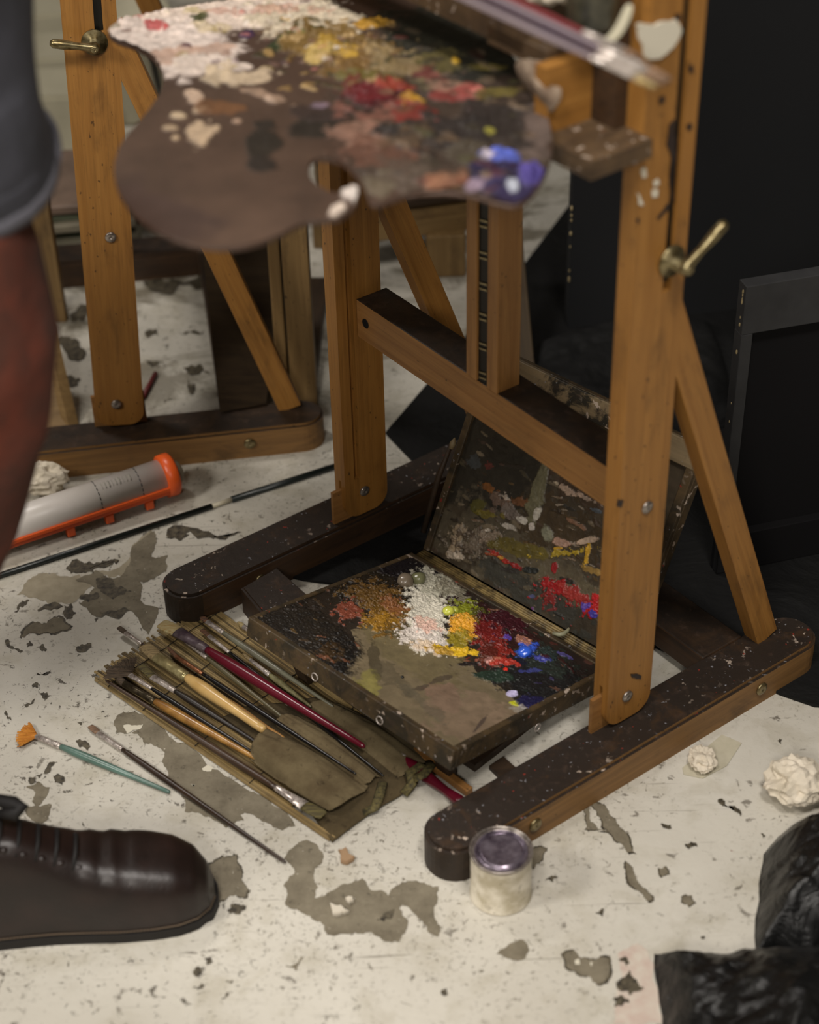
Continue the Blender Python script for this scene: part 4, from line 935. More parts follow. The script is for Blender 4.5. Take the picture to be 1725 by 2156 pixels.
for (x, y) in ((1053, 1868), (1066, 1890)):
    pass

# ================================================================== ORANGE AND WHITE TUBE, ROD, TISSUES
WPL = plain('white_plastic', (206, 200, 194), .35, var=(196, 190, 182), scale=20); ORG = plain('orange_plastic', (226, 92, 34), .35)
tb = empty('caulk_tube'); ta = at(-140, 1165, .03); te = at(345, 1003, .034); tb.location = Vector((te.x, te.y, 0))
tag(tb, 'white plastic tube with orange rail and orange end cap on the floor at left', 'tube')
r = tb.location; ax = (te-ta).normalized(); sd = Vector((0, 0, 1)).cross(ax).normalized(); 
if sd.y > 0: sd = -sd
RR = .0255
rings('tube_body', [ta-r, te-r], [RR, RR], WPL, tb, 40)
rings('end_flange', [te-ax*.004-r, te-ax*.002-r, te+ax*.012-r, te+ax*.015-r], [RR*1.05, RR*1.2, RR*1.22, RR*1.1], ORG, tb, 40)
rings('end_nozzle', [te+ax*.015-r, te+ax*.024-r, te+ax*.028-r], [RR*.7, RR*.6, RR*.2], plain('clear_plastic', (150, 140, 120), .3, trans=.4), tb, 24)
def rail(dy, dz, wy, wz, name, a=0, b=1):
    p = ta.lerp(te, a)+sd*dy+Vector((0, 0, dz)); q = ta.lerp(te, b)+sd*dy+Vector((0, 0, dz)); o = beam(name, p-r, q-r, wy, wz, ORG, tb, bev=.001)
rail(RR*.9, -.004, .012, .006, 'side_rail'); rail(RR*.75, -.013, .010, .006, 'side_rail')
for k in (.55, .72, .9): 
    p = ta.lerp(te, k)+sd*RR*.8+Vector((0, 0, -.022)); beam('rail_foot', p-r-ax*.006, p-r+ax*.006, .01, .014, ORG, tb)
for px_, in ((190,), (296,)):
    q = at(px_, 1040, RR); k = (q-ta).dot(ax)
    for j in range(9):
        a0 = math.radians(-20+j*16); a1 = a0+math.radians(10); c = ta+ax*k
        f_ = lambda a: c+(sd*math.cos(a)+Vector((0, 0, 1))*math.sin(a))*(RR+.0003)-r
        rings('dash_mark', [f_(a0), f_((a0+a1)/2), f_(a1)], [.0006]*3, BLACK, tb, 5)
PRT = plain('grey_print', (150, 146, 136), .6)
for j in range(9):
    k = (at(200+j*9, 1020, RR*1.6)-ta).dot(ax); c = ta+ax*k
    for a0 in (62,):
        pts = [c+(sd*math.cos(math.radians(a))+Vector((0, 0, 1))*math.sin(math.radians(a)))*(RR+.0002)-r for a in (58, 66, 74, 82)]
        rings('printed_bar', pts, [.0004+.0004*(j % 3)]*4, PRT, tb, 5)
o = crumple('crumpled_tissue', at(92, 1050, .0), .026, PAPER, 3, (1.3, .8, .9), .6); o.location += Vector((0, 0.012, 0)); tag(o, 'crumpled white tissue behind the orange and white tube', 'tissue')
rd = empty('mahl_stick'); rd.location = at(250, 1130); r = rd.location; DG = plain('black_green_rod', (20, 27, 25), .35)
tag(rd, 'thin black rod with pale joint lying on the floor between the tube and the easel', 'rod')
rings('rod_section', [at(-60,1231,.004)-r, at(446,1066,.004)-r], [.0042, .0042], DG, rd, 12)
rings('rod_joint', [at(446,1066,.004)-r, at(490,1051,.004)-r], [.0032, .0032], plain('pale_joint', (180, 172, 150), .4), rd, 12)
rings('rod_section', [at(488,1052,.004)-r, at(760,965,.004)-r], [.0048, .0048], DG, rd, 12)
o = crumple('crumpled_tissue', at(1672, 1680, 0), .030, PAPER, 8, (1.1, 1, .75), .6); tag(o, 'crumpled white tissue at the right edge of the floor', 'tissue')
o = crumple('crumpled_tissue', at(1478, 1612, 0), .016, PAPER, 11, (.9, 1.2, .6), .7); tag(o, 'small twisted tissue scrap beside the right easel foot', 'tissue')
SHT = plain('thin_paper_sheet', (176, 170, 148), .6, var=(190, 184, 164), scale=50)
o = prism('paper_scrap', [(at(x, y).x, at(x, y).y) for x, y in ((1437,1618),(1520,1548),(1562,1566),(1530,1614),(1480,1640),(1440,1632))], .0004, .0012, SHT); tag(o, 'thin curled paper scrap lying under the small tissue by the right foot', 'paper')
for i, p in enumerate((c4([(1395,815),(1440,825),(1475,850),(1440,862),(1405,860)]), c4([(1460,795),(1490,790),(1495,805),(1475,815)]), c4([(1430,590),(1460,580),(1500,620),(1480,640),(1440,640)]))):
    q = [(at(x, y).x, at(x, y).y) for x, y in ragged(p, 2, .2, i)]
    o = prism('paint_flake', q, .001, .006, WS if i < 2 else plain('tan_flake', (150, 122, 92), .7), bev=.001)
    tag(o, ['white paint flake on the big grey bare patch', 'tiny white flake at the edge of the grey bare patch', 'curled tan flake near the lower end of the brush roll'][i], 'paint flake')

# ================================================================== BLACK BIN BAGS (right foreground)
BAGM = NT('black_plastic'); _v = BAGM.coords('Object'); BAGM.color(L4((17, 17, 17))); BAGM.rough(.32); BAGM.b.inputs['Specular IOR Level'].default_value = .5
BAGM.bump(BAGM.noise(_v, 26, 6, .6, .8), .7, .012); BAGM = BAGM.m
def mound(name, pts, h, seed, label, steep=1.0, mat=BAGM, n=90):
    P = [(at(x, y).x, at(x, y).y) for x, y in ragged(pts, 2, .06, seed)]; xs = [p[0] for p in P]; ys = [p[1] for p in P]
    X, Y = np.meshgrid(np.linspace(min(xs), max(xs), n), np.linspace(min(ys), max(ys), n)); ins = inpoly(X, Y, P)
    d = np.full(X.shape, 9.0)
    for i in range(len(P)):
        a = np.array(P[i]); b = np.array(P[(i+1) % len(P)]); ab = b-a; t = np.clip(((X-a[0])*ab[0]+(Y-a[1])*ab[1])/(ab@ab), 0, 1)
        d = np.minimum(d, np.hypot(X-a[0]-t*ab[0], Y-a[1]-t*ab[1]))
    for _ in range(1):
        bd_ = np.full(X.shape, 9.0); BX = X.copy(); BY = Y.copy()
        for i in range(len(P)):
            a = np.array(P[i]); b = np.array(P[(i+1) % len(P)]); ab = b-a; t = np.clip(((X-a[0])*ab[0]+(Y-a[1])*ab[1])/(ab@ab), 0, 1)
            qx = a[0]+t*ab[0]; qy = a[1]+t*ab[1]; dd = np.hypot(X-qx, Y-qy); m = dd < bd_; bd_ = np.where(m, dd, bd_); BX = np.where(m, qx, BX); BY = np.where(m, qy, BY)
        X = np.where(ins, X, BX); Y = np.where(ins, Y, BY)
    d = np.where(ins, d, 0)
    rid = 1-np.abs(2*fbm(X*13, Y*13, seed, 5, .55)-1); big = fbm(X*7, Y*7, seed+4, 2)
    Z = h*(1-np.exp(-d/h*2.4*steep))*(.75+.5*big)+(rid-.7)*.028*np.clip(d/.03, 0, 1)
    Z = np.maximum(Z, .001)
    idx = np.arange(n*n).reshape(n, n); F = np.stack([idx[:-1, :-1], idx[:-1, 1:], idx[1:, 1:], idx[1:, :-1]], -1).reshape(-1, 4)
    F = F[ins.reshape(-1)[F].any(1)]; o = mesh(name, np.stack([X, Y, Z], -1).reshape(-1, 3), F.tolist(), mat, None, True)
    bm = bmesh.new(); bm.from_mesh(o.data); lo = [v for v in bm.verts if not v.link_faces]; bmesh.ops.delete(bm, geom=lo, context='VERTS'); bm.to_mesh(o.data); bm.free()
    tag(o, label, 'bag'); return o
mound('bin_bag', [(1592,2010),(1598,1860),(1608,1800),(1640,1762),(1720,1740),(1900,1720),(2000,1900),(1960,2010),(1750,2005)], .10, 3, 'shiny black plastic bag at right edge, the upper of two', .8)
mound('bin_bag', [(1378,2010),(1440,2015),(1520,2018),(1590,2005),(1700,2000),(1950,2000),(2050,2300),(1750,2500),(1420,2420),(1400,2200),(1385,2080)], .10, 9, 'crumpled black plastic bag in the bottom right corner', .7)

# ================================================================== BLACK BACKDROP THINGS BEHIND THE EASEL
CLOTH = NT('black_cloth'); _v = CLOTH.coords('Object'); CLOTH.color(CLOTH.mix(CLOTH.mask(CLOTH.noise(_v, 6, 4, .6), .4, .7), L4((13, 13, 13)), L4((19, 19, 18)))); CLOTH.rough(.75); CLOTH.b.inputs['Specular IOR Level'].default_value = .25
CLOTH.bump(CLOTH.noise(_v, 9, 5, .6, .6), .6, .02); CLOTH = CLOTH.m
cl = [(812,915),(900,812),(1000,690),(1110,552),(1195,440),(1290,330),(1500,300),(2200,500),(2300,1400),(1900,1500),(1715,1490),(1640,1464),(1560,1420),(1440,1392),(1300,1330),(1100,1300),(960,1240),(800,1200),(720,1235),(640,1225),(600,1215),(700,1160),(860,1050),(880,985),(845,950)]
P = [at(x, y) for x, y in cl]; q = [(p.x, p.y) for p in P]
o = prism('black_cloth', q, .0006, .0045, CLOTH); tag(o, 'black cloth spread over the floor behind and beneath the easel', 'cloth')
# bundled fold of the cloth against the board
mo = mound('black_bundle', [(1105,800),(1120,740),(1170,715),(1300,690),(1500,690),(1560,900),(1300,960),(1150,900)], .03, 14, 'black fabric bundle heaped in front of the black board', 1, CLOTH, 60); mo.name = 'fabric_bundle'; mo['category'] = 'fabric'
BOARD = plain('black_board', (26, 27, 28), .8, var=(29, 29, 30), scale=2, spec=.2)
bd = prism('black_board', [(.258, 2.470), (1.9, 2.75), (1.9, 2.78), (.256, 2.500)], 0.0045, 1.7, BOARD); tag(bd, 'tall matt black board standing upright behind the easel', 'board')
EDGE = plain('chipped_edge', (140, 124, 88), .7)
rn = random.Random(7)
for i in range(10):
    z = rn.uniform(.08, .29); s_ = rn.uniform(.0015, .004)
    o = crumple('paint_chip', (.2575, 2.470, z), s_, EDGE, i, (.6, .8, 1.2), .4, 1, parent=bd)
# grey painted frame standing at right
FR = plain('grey_black_frame_paint', (44, 44, 45), .7, var=(34, 34, 35), scale=30); INN = plain('black_canvas_back', (18, 17, 18), .85, spec=.15)
fa = aty(1565, 596, 1.85); ZT = fa.z; fb = at(1710, 572, ZT); dx_ = (fb-fa); dx_.z = 0; dx_.normalize(); 
fr = empty('framed_panel'); fr.location = (fa.x, fa.y, 0); tag(fr, 'dark grey framed panel with black inset standing at the right edge', 'panel')
nn_ = Vector((-dx_.y, dx_.x, 0))
if nn_.y < 0: nn_ = -nn_
def fbeam(nm, a, b, wz, mat=FR, th=.02, off=0, upv=(0, 0, 1)):
    beam(nm, a+nn_*off, b+nn_*off, th, wz, mat, fr, up=upv, bev=.001)
up_ = Vector((0, 0, 1)); Wd = .5
fbeam('frame_rail', up_*(ZT-.033), dx_*Wd+up_*(ZT-.033), .066)
fbeam('frame_rail', up_*.035, dx_*Wd+up_*.035, .06, INN)  # bottom rail coloured near-black, as if lost in shade
beam('frame_stile', dx_*.0075+up_*.006, dx_*.0075+up_*(ZT-.066), .02, .015, FR, fr, up=tuple(dx_), bev=.001)
beam('frame_stile', dx_*(Wd-.01)+up_*.006, dx_*(Wd-.01)+up_*(ZT-.066), .02, .02, FR, fr, up=tuple(dx_), bev=.001)
fbeam('inset', up_*(ZT/2)+dx_*.01+nn_*.006, dx_*(Wd-.01)+up_*(ZT/2)+nn_*.006, ZT-.09, INN, .006)
for i in range(12):
    z = ZT-rn.uniform(.0, .30) if i < 8 else ZT-rn.uniform(0, .03)
    crumple('paint_chip', (-.001, -.009, z), rn.uniform(.0012, .003), EDGE, i, (.5, .5, 1.4), .4, 1, parent=fr)

# ================================================================== BACKGROUND AT LEFT AND CENTRE
st = empty('wooden_stand'); st.location = (-.165, 2.30, 0); r = st.location; tag(st, 'pale upright wooden post of a stand behind the second easel foot', 'stand')
pL = at(588, 850); pR = at(669, 850)
for (x0, x1, yy, m_) in ((pL.x, pL.x+.017, pL.y+.012, W_DIM), (pL.x+.020, pR.x, pL.y+.004, W_DIM)):
    beam('post', Vector(((x0+x1)/2, yy, .0))-r, Vector(((x0+x1)/2, yy, 1.15))-r, .04, x1-x0, m_, st, up=(1, 0, 0), bev=.002)
beam('base_board', Vector((-.165, 2.27, .012))-r, Vector((-.15, 2.62, .012))-r, .05, .024, W_DARK, st)
dk = [at(463, 868, .052), at(560, 850, .052)]
b_ = [dk[0], dk[1], aty(600, 560, 2.42), aty(590, 470, 2.46), aty(430, 480, 2.46), aty(430, 560, 2.42)]
bm = bmesh.new(); fv = [bm.verts.new(p) for p in b_]; bv = [bm.verts.new(p+Vector((.0, .03, .01))) for p in b_]
bm.faces.new(fv[::-1]); bm.faces.new(bv)
for i in range(6): bm.faces.new((fv[i], fv[(i+1) % 6], bv[(i+1) % 6], bv[i]))
bmesh.ops.triangulate(bm, faces=bm.faces[:])
o = from_bm('leaning_board', bm, wood('dark_board', (48, 38, 26), (36, 28, 20), (24, 20, 16), .5, .9, 1.0, .05)); tag(o, 'dark brown board leaning behind the second easel brace', 'board')
bn = empty('low_bench'); bn.location = at(740, 560); r = bn.location; tag(bn, 'low wooden bench beyond the easels', 'bench')
q0 = Vector((-.11, 2.650, .105)); q1 = Vector((.115, 2.70, .105)); dq = (q1-q0).normalized(); nq = Vector((-dq.y, dq.x, 0))
beam('seat_rail', q0-r, q1-r, .05, .06, W_DIM, bn, bev=.003); beam('seat_rail', q0-r+nq*.16, q1-r+nq*.16, .05, .06, W_DIM, bn, bev=.003)
for (a, wd) in ((Vector((-.09, 2.60, 0)), .05), ((at(945, 582)), .066)):
    for off in (0, .16):
        p = a+nq*(off+.02); beam('leg', Vector((p.x, p.y, 0))-r, Vector((p.x, p.y, .078))-r, wd*.7, wd, W_DIM, bn, up=(1, 0, 0), bev=.003)
for k in range(3): beam('seat_board', q0-r+nq*(.0+.08*k)+up_*.04, q1-r+nq*(.0+.08*k)+up_*.04, .07, .018, W_DARK, bn, bev=.002)
o = beam('leaning_post', at(1097, 812)+Vector((0, 0, .004)), aty(1062, 420, 2.62), .02, .045, wood('dim_post', (74, 60, 40), (56, 45, 30)), None, up=(1, 0, 0)); tag(o, 'dim brown post leaning behind the toothed mast of the front easel', 'post')
# plank and leaning plywood at far left
o = beam('wooden_plank', at(108, 680)+Vector((0, .01, 0)), aty(62, 380, 2.55), .02, .05, W_DIM, None, up=(1, 0, 0)); tag(o, 'pale wooden plank standing behind the rust-trousered leg', 'plank')
pw = [at(147, 905), at(60, 915), aty(0, 700, 2.36), aty(95, 690, 2.32)]
bm = bmesh.new(); fv = [bm.verts.new(p) for p in pw]; bv = [bm.verts.new(p+Vector((.012, .012, 0))) for p in pw]
bm.faces.new(fv); bm.faces.new(bv[::-1])
for i in range(4): bm.faces.new((fv[i], fv[(i+1) % 4], bv[(i+1) % 4], bv[i]))
o = from_bm('plywood_offcut', bm, W_DIM); tag(o, 'light plywood offcut leaning beside the second easel foot', 'plywood')
# magazines and pale boxes far left
stk = [((150, 190, 120), (118, 124, 104)), ((0, 0, 0), (134, 128, 110)), ((0, 0, 0), (96, 100, 84)), ((0, 0, 0), (150, 140, 120)), ((0, 0, 0), (86, 88, 76))]
base_ = at(160, 590)
for i, (c, cc) in enumerate(((0, (92, 92, 78)), (1, (128, 122, 102)), (2, (82, 90, 72)), (3, (142, 134, 114)), (4, (90, 96, 76)), (5, (120, 100, 86)))):
    x = base_.x+.01*math.sin(i*2); y = base_.y+.12+.008*math.cos(i*3); z0 = .0+.017*i
    bm = bmesh.new(); bx(bm, -.11, .09, -.09, .13, 0, .016); bmesh.ops.bevel(bm, geom=bm.edges[:], offset=.002, segments=1, affect='EDGES')
    M = Matrix.Translation((x, y+.05, z0)) @ Matrix.Rotation(.1+.06*math.sin(i*5), 4, 'Z')
    o = from_bm('magazine', bm, plain('magazine_cover', cc, .6, var=tuple(int(v*.8) for v in cc), scale=20), M=M)
    tag(o, ['grey-green magazine at the bottom of the stack behind the second easel', 'beige magazine second from the bottom of the stack', 'dull green magazine third from the bottom of the stack', 'pale cream magazine third from the top of the stack', 'sage green magazine just under the top of the stack', 'reddish-brown magazine on top of the stack behind the second easel'][i], 'magazine', 'stacked magazines')
o = crumple('rag', at(305, 545, 0)+Vector((0, .10, .05)), .05, plain('bluish_white_cloth', (176, 178, 190), .85, bump=(40, .5, .01)), 17, (1.3, .8, .7), .5); tag(o, 'crumpled bluish-white rag behind the second easel upright', 'rag')
CREAM = plain('cream_card', (176, 170, 148), .7, var=(160, 154, 132), scale=8)
for i, (px_, py_, w_, h_, dd) in enumerate(((100, 330, .15, .12, 3.2), (105, 225, .14, .10, 3.35), (100, 140, .14, .11, 3.5))):
    p = at(px_, py_); bm = bmesh.new(); bx(bm, -w_/2, w_/2, 0, .14, 0, h_); bmesh.ops.bevel(bm, geom=bm.edges[:], offset=.006, segments=2, affect='EDGES')
    o = from_bm('cardboard_box', bm, CREAM, M=Matrix.Translation((p.x, p.y, 0.0)) @ Matrix.Rotation(.1*i, 4, 'Z')); tag(o, 'cream cardboard box on the far floor, %s of the row behind the second easel' % ['nearest', 'middle', 'farthest'][i], 'box')
cb_ = empty('canister'); p = at(100, 62); cb_.location = (p.x, p.y+.16, 0); tag(cb_, 'pale canister with blue label at the top left', 'canister')
lathe('canister_body', [(.0001, 0), (.09, 0), (.095, .01), (.095, .2), (.08, .215), (.0001, .215)], CREAM, cb_, 32)
lathe('blue_label', [(.0957, .06), (.0957, .14)], plain('blue_label', (70, 90, 140), .5), cb_, 32)
# pale bucket between post and brace
bk = empty('bucket'); p = at(290, 235); bk.location = (p.x, p.y, 0); tag(bk, 'pale cream bucket seen between the second easel and the palette', 'bucket')
lathe('bucket_body', [(.0001, .0), (.065, 0), (.07, .01), (.080, .20), (.086, .205), (.082, .21), (.076, .2), (.068, .02), (.0001, .015)], CREAM, bk, 40)
o = rings('bamboo_cane', [at(352, 262, .0), aty(318, 110, 2.98)], [.006, .006], plain('dark_cane', (40, 38, 30), .6), None, 8); tag(o, 'dark thin cane leaning in front of the cream bucket', 'cane')
o = rings('pencil', [at(300, 838, .004), at(328, 786, .004)], [.004, .004], plain('red_pencil', (96, 30, 30), .5), None, 8); tag(o, 'short dark red pencil on the floor beside the second easel upright', 'pencil')

# ================================================================== HELD PALETTE
out = [(222,66),(270,44),(340,26),(440,10),(600,-14),(780,-26),(900,-8),(1000,40),(1090,128),(1140,205),(1168,290),(1160,345),(1132,402),(1095,436),(1045,428),(1000,412),(940,404),(880,406),(835,418),(800,432),(778,430),
       (770,402),(754,374),(728,348),(702,336),(668,333),(652,344),(652,368),(668,388),(700,406),(728,403),(747,394),(758,404),(750,434),(722,458),(696,464),(640,468),(595,492),(540,514),(480,524),(410,518),(340,494),(280,452),(246,402),(237,350),(252,300),(290,258),(325,215),(345,180),(342,150),(318,118),(280,98),(240,86)]
PZF, PZB = .812, .792
def palz(x, y):
    p = at(x, y, .8); t = (p.y-1.28)/.58; z = PZF+(PZB-PZF)*t; return at(x, y, z), z
pn = Vector((0, (PZF-PZB)/.58, 1)).normalized(); pd = pn.dot(Vector((0, 1.28, PZF)))
pal = empty('palette'); pal.location = hit(650, 300, pn, pd); tag(pal, 'large wooden kidney-shaped palette crusted with oil paint held over the easel', 'palette')
so = smoothpoly(out, 1)
def pl(x, y, rx, ry, ang, c, h=.002, amp=.4, fs=50, al=1.0): return (x, y, rx, ry, ang, c, h, amp, fs, al)
def p1(x, y, rx, ry, ang, c, h=.002, amp=.4, fs=50, al=1.0): return (x/2.005, y/2.005, rx/2.005, ry/2.005, ang, c, h, amp, fs, al)
def p2(x, y, rx, ry, ang, c, h=.002, amp=.4, fs=50, al=1.0): return (x/2.537+800, y/2.537, rx/2.537, ry/2.537, ang, c, h, amp, fs, al)
pal_layers = [
    p1(800, 800, 700, 500, 0, (72, 54, 43), 0, .2, 10, .9), p1(640, 900, 300, 160, 10, (60, 44, 40), 0, .5, 10, .7),
    # right lobe: dark mixed ground, the ledge's shade painted in at the back
    pl(950, 250, 260, 190, 5, (58, 46, 38), .002, .3, 30), pl(980, 90, 200, 90, 10, (36, 36, 28), .001, .4, 25), pl(900, 340, 180, 70, 0, (62, 50, 42), .002, .5, 50), pl(1130, 300, 40, 90, 0, (98, 84, 78), .0005, .4, 30),
    # white field along the back edge
    p1(900, 60, 560, 90, -2, (222, 204, 190), .004, .35, 60), p1(720, 200, 320, 130, 8, (222, 206, 196), .004, .35, 55), p1(1300, 90, 260, 80, 0, (206, 192, 168), .004, .5, 70), p1(520, 130, 130, 50, 10, (214, 198, 188), .004, .3, 55),
    p1(780, 250, 250, 40, -8, (180, 140, 116), .002, .6, 40, .7), p1(870, 285, 150, 34, -4, (212, 196, 184), .004, .6, 60),
    p1(960, 330, 90, 44, 10, (196, 176, 148), .003, .7, 60), p1(820, 410, 60, 36, 30, (190, 164, 142), .003, .6, 60), p1(1060, 330, 90, 30, -10, (186, 166, 140), .003, .8, 60), p1(1150, 425, 34, 18, 20, (206, 178, 156), .003, .5, 60), p1(1100, 400, 110, 20, 15, (168, 140, 118), .002, .9, 60, .8),
    p1(755, 492, 40, 14, 0, (190, 168, 138), .003, .4, 60), p1(840, 550, 60, 80, -10, (186, 162, 134), .003, .7, 60), p1(725, 545, 34, 10, 0, (180, 156, 126), .003, .4, 60), p1(742, 585, 20, 12, 0, (176, 152, 122), .003, .4, 60), p1(1000, 515, 28, 12, 0, (176, 146, 124), .002, .4, 60),
    p1(930, 450, 100, 30, 0, (112, 74, 44), .001, .7, 40, .8),
    # accents in white
    p1(650, 125, 44, 22, 0, (176, 60, 62), .003, .5, 60, .9), p1(705, 138, 18, 14, 0, (186, 76, 76), .003, .4, 60), p1(850, 90, 34, 18, 0, (70, 72, 40), .003, .6, 60), p1(1045, 150, 32, 16, 0, (56, 34, 66), .003, .4, 60), p1(790, 205, 24, 12, 0, (74, 40, 66), .002, .5, 60), p1(560, 80, 60, 12, -15, (160, 70, 60), .002, .8, 60, .7), p1(490, 130, 40, 12, 0, (150, 140, 120), .002, .5, 60, .8), p1(820, 60, 60, 14, 0, (176, 160, 110), .002, .9, 60, .7), p1(1100, 60, 200, 20, 0, (190, 130, 110), .002, 1.1, 70, .5), p1(900, 130, 100, 16, 0, (196, 176, 120), .002, 1, 60, .5),
    # greens, ochres
    p1(1230, 170, 120, 30, -20, (44, 56, 30), .004, .4, 50), p1(1250, 165, 70, 20, -10, (136, 136, 44), .003, .7, 60), p1(1320, 145, 60, 20, -10, (60, 74, 36), .003, .5, 50), p1(1110, 235, 50, 16, 0, (54, 46, 26), .002, .5, 50),
    p1(1420, 210, 230, 90, 10, (118, 92, 46), .004, .6, 60), p1(1500, 280, 180, 90, 0, (112, 84, 44), .004, .7, 60), p1(1390, 215, 90, 40, 0, (176, 140, 50), .004, .8, 70, .8), p1(1560, 110, 80, 24, -10, (180, 134, 44), .003, .6, 60), p1(1350, 240, 60, 30, 0, (196, 168, 96), .003, .8, 60, .8), p1(1620, 240, 70, 60, 0, (150, 128, 88), .003, .9, 60, .8), p1(1540, 330, 110, 40, 0, (96, 90, 40), .003, .7, 60, .8), p1(1470, 250, 40, 24, 0, (186, 148, 56), .003, .6, 60), p1(1600, 190, 50, 30, 0, (90, 70, 36), .003, .7, 60),
    p1(1120, 530, 60, 26, 0, (36, 30, 24), .001, .5, 40), p1(1110, 610, 70, 60, 0, (30, 26, 20), .001, .4, 30, .95), p1(1110, 690, 80, 44, 5, (30, 25, 21), .001, .4, 30, .95), p1(1340, 530, 150, 70, -5, (32, 27, 21), .001, .3, 30), p1(1370, 480, 130, 50, 0, (46, 36, 34), .001, .5, 30, .8), p1(1350, 450, 50, 16, 0, (150, 130, 150), .001, .6, 40, .6),
    # reds
    pl(800, 205, 70, 34, -10, (58, 14, 18), .004, .4, 50), pl(770, 200, 50, 30, 0, (96, 20, 26), .003, .7, 60, .8), pl(860, 215, 32, 14, 0, (206, 156, 50), .004, .5, 60), pl(830, 190, 50, 12, 0, (150, 60, 44), .003, .7, 60, .8), pl(838, 274, 36, 16, 0, (214, 40, 34), .004, .3, 50), pl(790, 250, 90, 24, 0, (140, 88, 74), .002, .9, 50, .6), pl(760, 290, 60, 30, -10, (156, 116, 98), .002, .9, 50, .6), pl(880, 240, 60, 24, 0, (120, 40, 34), .002, .8, 50, .8), pl(800, 330, 80, 30, 0, (112, 72, 56), .002, .9, 50, .6), pl(990, 200, 40, 18, -8, (196, 116, 106), .003, .4, 50), pl(960, 205, 50, 24, 0, (128, 50, 46), .003, .7, 50, .8), pl(930, 180, 60, 24, 0, (140, 110, 92), .002, .8, 50, .7), pl(900, 160, 40, 20, 0, (110, 50, 46), .002, .8, 50, .7), pl(1040, 200, 60, 12, -8, (110, 98, 44), .002, .6, 50, .8),
    pl(930, 130, 60, 30, 0, (96, 86, 46), .002, .7, 50, .7), pl(830, 140, 50, 34, 0, (130, 112, 78), .003, .9, 60, .8), pl(960, 135, 12, 8, 0, (190, 150, 40), .003, .4, 50), pl(1020, 145, 40, 6, 0, (120, 108, 50), .002, .6, 50, .8),
    pl(930, 290, 130, 40, 0, (40, 34, 32), .003, .5, 50), pl(1040, 260, 80, 60, 0, (40, 34, 32), .003, .5, 50, .9), pl(870, 300, 60, 24, 0, (96, 76, 56), .002, .9, 50, .6), pl(950, 385, 60, 24, -20, (140, 96, 72), .003, .7, 50, .8), pl(850, 370, 60, 30, 0, (84, 72, 62), .002, .8, 50, .8), pl(1030, 285, 12, 8, 0, (150, 144, 60), .002, .4, 50, .9), pl(990, 340, 60, 30, 0, (74, 66, 54), .002, .9, 50, .8), pl(800, 395, 60, 24, 0, (96, 86, 70), .002, .8, 50, .8),
    # blues
    pl(1060, 390, 70, 46, 10, (34, 28, 62), .004, .4, 50), pl(1058, 336, 46, 20, 4, (86, 104, 204), .005, .25, 50), pl(1118, 372, 26, 22, 0, (74, 64, 140), .004, .5, 50), pl(1080, 398, 12, 14, 0, (170, 176, 190), .003, .4, 50), pl(1030, 338, 16, 8, 0, (190, 180, 196), .003, .3, 50), pl(1040, 380, 34, 24, 0, (40, 34, 70), .003, .7, 50, .9), pl(1000, 395, 24, 12, 0, (150, 130, 150), .002, .6, 50, .8),
    # white dab on the hook tip
    pl(738, 405, 24, 22, -50, (218, 206, 198), .005, .35, 50), pl(710, 445, 24, 12, -40, (206, 190, 176), .004, .4, 50), pl(752, 420, 14, 12, 0, (222, 212, 204), .005, .3, 50),
]
pal_layers += dabs(90, (790, 60, 1150, 420), 0, (3, 8), [(40, 34, 30), (96, 80, 62), (120, 96, 72), (52, 46, 34), (86, 40, 34), (72, 70, 44), (30, 28, 28), (130, 110, 90)], .003, 31, fs=60, al=.7)
pal_layers += dabs(60, (560, 40, 850, 190), -5, (2, 5), [(110, 80, 36), (170, 136, 80), (76, 62, 34), (190, 160, 110), (60, 56, 30)], .003, 32, fs=70, al=.8)
pal_layers += dabs(50, (260, 30, 720, 150), -5, (1.5, 4), [(190, 120, 110), (230, 220, 210), (120, 90, 80), (160, 140, 90), (200, 186, 160), (90, 60, 80)], .003, 33, fs=70, al=.75)
cs = [hit(x, y, pn, pd) for x, y in out]; x0 = min(c.x for c in cs); x1 = max(c.x for c in cs); y0 = min(c.y for c in cs); y1 = max(c.y for c in cs)
onp = lambda x, y: Vector((x, y, (pd-pn.x*x-pn.y*y)/pn.z))+pn*.0004
o = paint_sheet('paint_layer', onp(x0, y0), onp(x1, y0), onp(x0, y1), onp(x1, y1), 340, 400, (68, 51, 41), pal_layers, PIGW, pal, pn, poly=so, basenoise=.15, seed=55, sc_=20, mute=.15, relief=.8)
o.matrix_basis = Matrix.Translation(-pal.location)
dn = -pn*.0006
o = paint_sheet('palette_board', onp(x0, y0)+dn, onp(x1, y0)+dn, onp(x0, y1)+dn, onp(x1, y1)+dn, 340, 400, (84, 62, 50), [], plain('palette_wood', (86, 62, 48), .5, var=(70, 52, 42), scale=20), pal, pn, poly=so, hamp=0)
o.matrix_basis = Matrix.Translation(-pal.location); md = o.modifiers.new('thickness', 'SOLIDIFY'); md.thickness = .004; md.offset = -1

